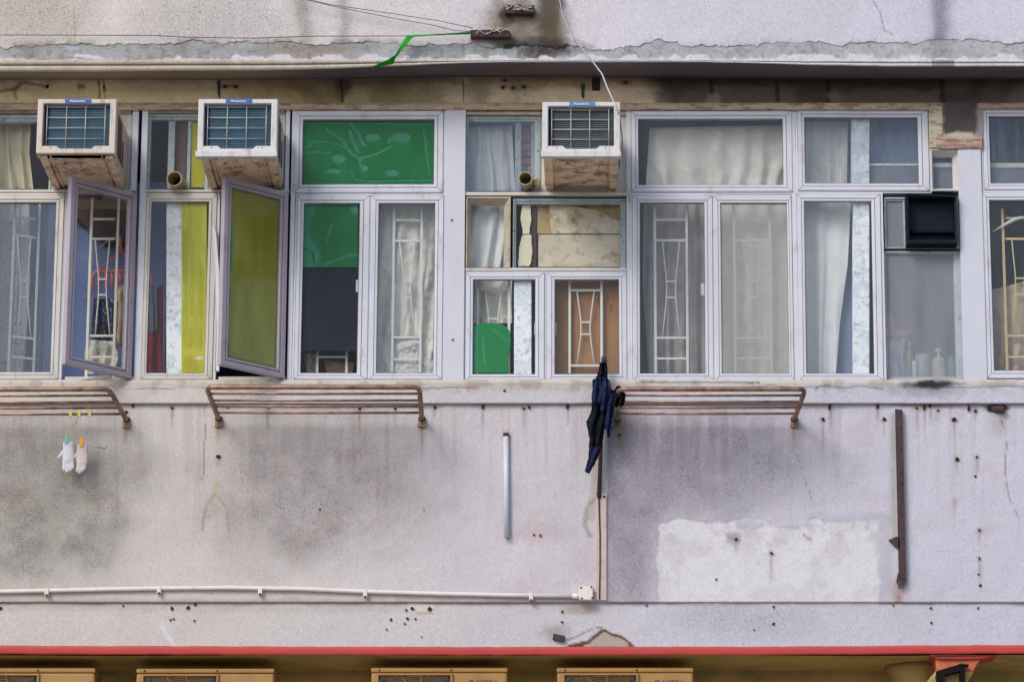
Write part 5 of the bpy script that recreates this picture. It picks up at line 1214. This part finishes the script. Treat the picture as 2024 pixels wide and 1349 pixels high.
# green ribbon tied on the wire
yr = ywr - .012
Lr = [(932, 62), (880, 66), (815, 69), (803, 72), (788, 96), (782, 108), (766, 118), (735, 131)]
Rr = [(932, 65), (880, 68.5), (820, 72), (814, 75), (800, 92), (783, 112), (777, 126), (745, 132.5)]
a, b = path(Lr, 80), path(Rr, 80); u = np.linspace(0, 1, 8)[None]
X = a[:, :1] * (1 - u) + b[:, :1] * u; Y = a[:, 1:] * (1 - u) + b[:, 1:] * u
v = np.linspace(0, 1, 80)[:, None]
Z = yr + .03 * np.sin(v * 9) * (u - .5)
grid_obj('green_ribbon', WA(X, Y, Z), 'ribbon', None, solid=.0012, label='bright green ribbon tied to the line wire', cat='ribbon')

# ================================================================== condensers in the recess
def condenser(x0, x1, yt, lettered, label):
    yc = 0.055
    a, b = W(x0, yt, yc), W(x1, yt, yc); z1 = (a.z + b.z) / 2; h = .55; z0 = z1 - h; w = b.x - a.x
    e = empty('outdoor_condenser', ((a.x + b.x) / 2, yc + .15, z0), None, label, 'condenser', 'outdoor condensers under the red edge')
    MB().box(a.x, b.x, yc, yc + .30, z0, z1 - .028).build('casing', 'condenser', e, bevel=.012)
    MB().box(a.x - .002, b.x + .002, yc - .003, yc + .302, z1 - .027, z1).build('lid', 'condenser', e, bevel=.008)
    gx0, gx1 = a.x + w * .04, a.x + w * .60; gz1 = z1 - .034; gz0 = gz1 - (gx1 - gx0)
    ro = (gx0, gz0, gx1, gz1); s = .014
    MB().ring(ro, (gx0 + s, gz0 + s, gx1 - s, gz1 - s), [(0, yc + .004), (0, yc - .012), (.3, yc - .016), (.7, yc - .016), (1, yc - .008), (1, yc - .001)]).build('grille_frame', 'condenser', e)
    cx, cz = (gx0 + gx1) / 2, (gz0 + gz1) / 2; hw = (gx1 - gx0) / 2 - s; R = hw * 1.02
    MB().box(cx - hw, cx + hw, yc - .0025, yc - .0005, cz - hw, cz + hw).build('fan_opening', 'fan', e)
    for k in range(22):                                            # guard rings; the outer ones run into the corners as arcs
        r = .05 + k * .0125
        arcs = [[]]
        for i in range(97):
            t = 6.28318 * i / 96; x, z = r * math.cos(t), r * math.sin(t)
            if abs(x) < hw and abs(z) < hw: arcs[-1].append((cx + x, yc - .010, cz + z))
            elif arcs[-1]: arcs.append([])
        mb = MB()
        for a_ in arcs:
            if len(a_) > 2: mb.tube(a_, .0021, 4)
        if mb.v: mb.build('guard_ring', 'condenser_grille', e)
    for k in range(12):
        t = 6.28318 * (k + .5) / 12
        MB().tube([(cx + R * .12 * math.cos(t - .5), yc - .016, cz + R * .12 * math.sin(t - .5)), (cx + R * .6 * math.cos(t - .15), yc - .016, cz + R * .6 * math.sin(t - .15)), (cx + R * math.cos(t + .1), yc - .016, cz + R * math.sin(t + .1))], .003, 5).build('guard_spoke', 'condenser_grille', e)
    for sx in (-1, 1):
        MB().box(cx + sx * R * .86 - .012, cx + sx * R * .86 + .012, yc - .014, yc - .003, gz1 - .045, gz1 - .018).build('corner_slot', 'fan', e)
    for sx in (gx0 + .015, gx1 - .01): MB().lathe((sx, yc - .004, z1 - .014), [(.006, 0), (.004, -.003)], 8, 'y').build('screw', 'bolt', e)
    if lettered:
        text_obj('lettering', 'DAIKIN', 'letter_dark', e, a.x + w * .72, a.x + w * .92, z1 - .112, z1 - .070, yc - .0005)
    for t in (.15, .85):
        x = a.x + w * t
        br = MB().box(x - .02, x + .02, yc - .02, .525, z0 - .032, z0 - .002).build('support_arm', 'blackmetal', e)
    return e
condenser(-85, 188, 1322, False, 'yellowed outdoor condenser cut off by the left edge')
condenser(270, 542, 1323, False, 'second yellowed outdoor condenser from the left')
condenser(734, 1003, 1321.5, True, 'third yellowed outdoor condenser from the left, blue lettering')
condenser(1101, 1370, 1321.5, True, 'rightmost yellowed outdoor condenser, below the cracked plaster')
# black bracket by the corbel
mb = MB()
def strip(p, q, w0, w1, y0=-.03, y1=.03):
    a, b = W(*p, y0), W(*q, y0); d = (b - a); n = Vector((-d.z, 0, d.x)).normalized()
    mb.prism([(a.x + n.x * w0, a.z + n.z * w0), (b.x + n.x * w1, b.z + n.z * w1), (b.x - n.x * w1, b.z - n.z * w1), (a.x - n.x * w0, a.z - n.z * w0)], y0, y1)
strip((1853, 1334), (1906, 1318), .018, .018); strip((1903, 1316), (1902, 1420), .014, .014, -.032, .032); strip((1858, 1334), (1874, 1420), .022, .026, -.034, .034); strip((1896, 1316), (1915, 1316), .008, .004, -.036, .02)
mb.build('black_bracket', 'blackmetal', None, 'black bent steel bracket below the corbel', 'bracket')

# ================================================================== things seen inside the rooms
# pink drying frame with pegs
py_ = 0.2
fr = [(184, 575), (182, 548), (188, 538), (210, 536), (270, 536), (290, 537), (298, 545), (302, 575)]
pk = empty('sock_hanger', W(240, 590, py_), None, 'pink plastic drying frame hanging in the open casement', 'drying frame')
MB().tube([W(x, y, py_) for x, y in fr], .010, 8).build('rim', 'pink', pk, smooth=True)
for x, ln in ((196, 28), (208, 34), (220, 30), (236, 26), (250, 34), (264, 28), (280, 30)):
    MB().tube([W(x, 538, py_), W(x + 2, 538 + ln * .5, py_ - .01), W(x + 1, 538 + ln, py_)], [.006, .012, .006], 6).build('hanging_peg', 'pink', pk)
for q in (((190, 537), (212, 520), (238, 498), (236, 470)), ((290, 537), (262, 512), (240, 498), (238, 465))):
    MB().tube([W(x, y, py_) for x, y in q], .006, 6).build('hanger_arm', 'pink', pk, smooth=True)
MB().tube([W(231, 462, py_), W(237, 475, py_), W(240, 498, py_)], [.016, .012, .010], 7).build('hook', 'pink', pk, smooth=True)
MB().tube([W(145, 490, .3), W(165, 518, .3), W(185, 500, .3), W(210, 478, .3), W(232, 468, .3)], .004, 6).build('room_cable', 'cable', None, 'thin cable looping inside the open clear casement', 'cable', smooth=True)
MB().tube([W(158, 752, -.005), W(180, 748, -.012), (W(215, 744, -.014)), W(226, 741, .02)], .005, 6).build('sill_cable', 'cable', None, 'white cable trailing over the sill of the open casement', 'cable', smooth=True)
# shelf with bottles behind the dirty window
zs = W(1820, 747, .10).z
def bottle(x, ytop, r, mat, label, prof=None, cap=None, y=.13):
    b = W(x, 746, y); h = W(x, ytop, y).z - zs
    e = empty('bottle', (b.x, y, zs), None, label, 'bottle', 'bottles on the window shelf')
    pr = prof or [(.9, 0), (1, .03), (1, .62), (.85, .72), (.35, .80), (.35, .92)]
    MB().lathe((b.x, y, zs), [(r * a, h * t) for a, t in pr], 16).build('body', mat, e, smooth=True)
    if cap: MB().lathe((b.x, y, zs), [(r * .42, h * .90), (r * .42, h), (r * .2, h)], 12).build('cap', cap, e)
    return e
bottle(1799, 678, .020, 'bot_olive', 'tall olive bottle with an orange cap inside the dirty window', cap='orange')
bottle(1808, 714, .014, 'bot_white', 'slim white tube inside the dirty window', [(.9, 0), (1, .05), (1, .95), (.8, 1)], y=.10)
bottle(1824, 703, .045, 'bot_glass', 'wide grey tumbler inside the dirty window', [(.75, 0), (.8, .02), (1, 1), (.95, 1), (.76, .05)])
bottle(1856, 690, .040, 'bot_yellow', 'pale yellow pump bottle inside the dirty window', [(.9, 0), (1, .05), (1, .58), (.8, .68), (.2, .74), (.16, .95)], 'bot_white')
bottle(1882, 706, .030, 'bot_teal', 'teal bottle at the right of the dirty window', [(.95, 0), (1, .04), (1, .8), (.6, .9), (.5, 1)])
bottle(1797, 718, .016, 'bot_blue', 'small blue grey bottle inside the dirty window', y=.10)
MB().box(W(1750, 746, .08).x, W(1905, 746, .08).x, .075, .24, zs - .02, zs - .001).build('window_shelf', 'bot_white', None, 'white shelf under the bottles inside the dirty window', 'shelf')
bottle(1772, 716, .012, 'bot_glass', 'thin pale tube at the left of the dirty window', [(.9, 0), (1, .05), (1, .95), (.8, 1)], y=.11)
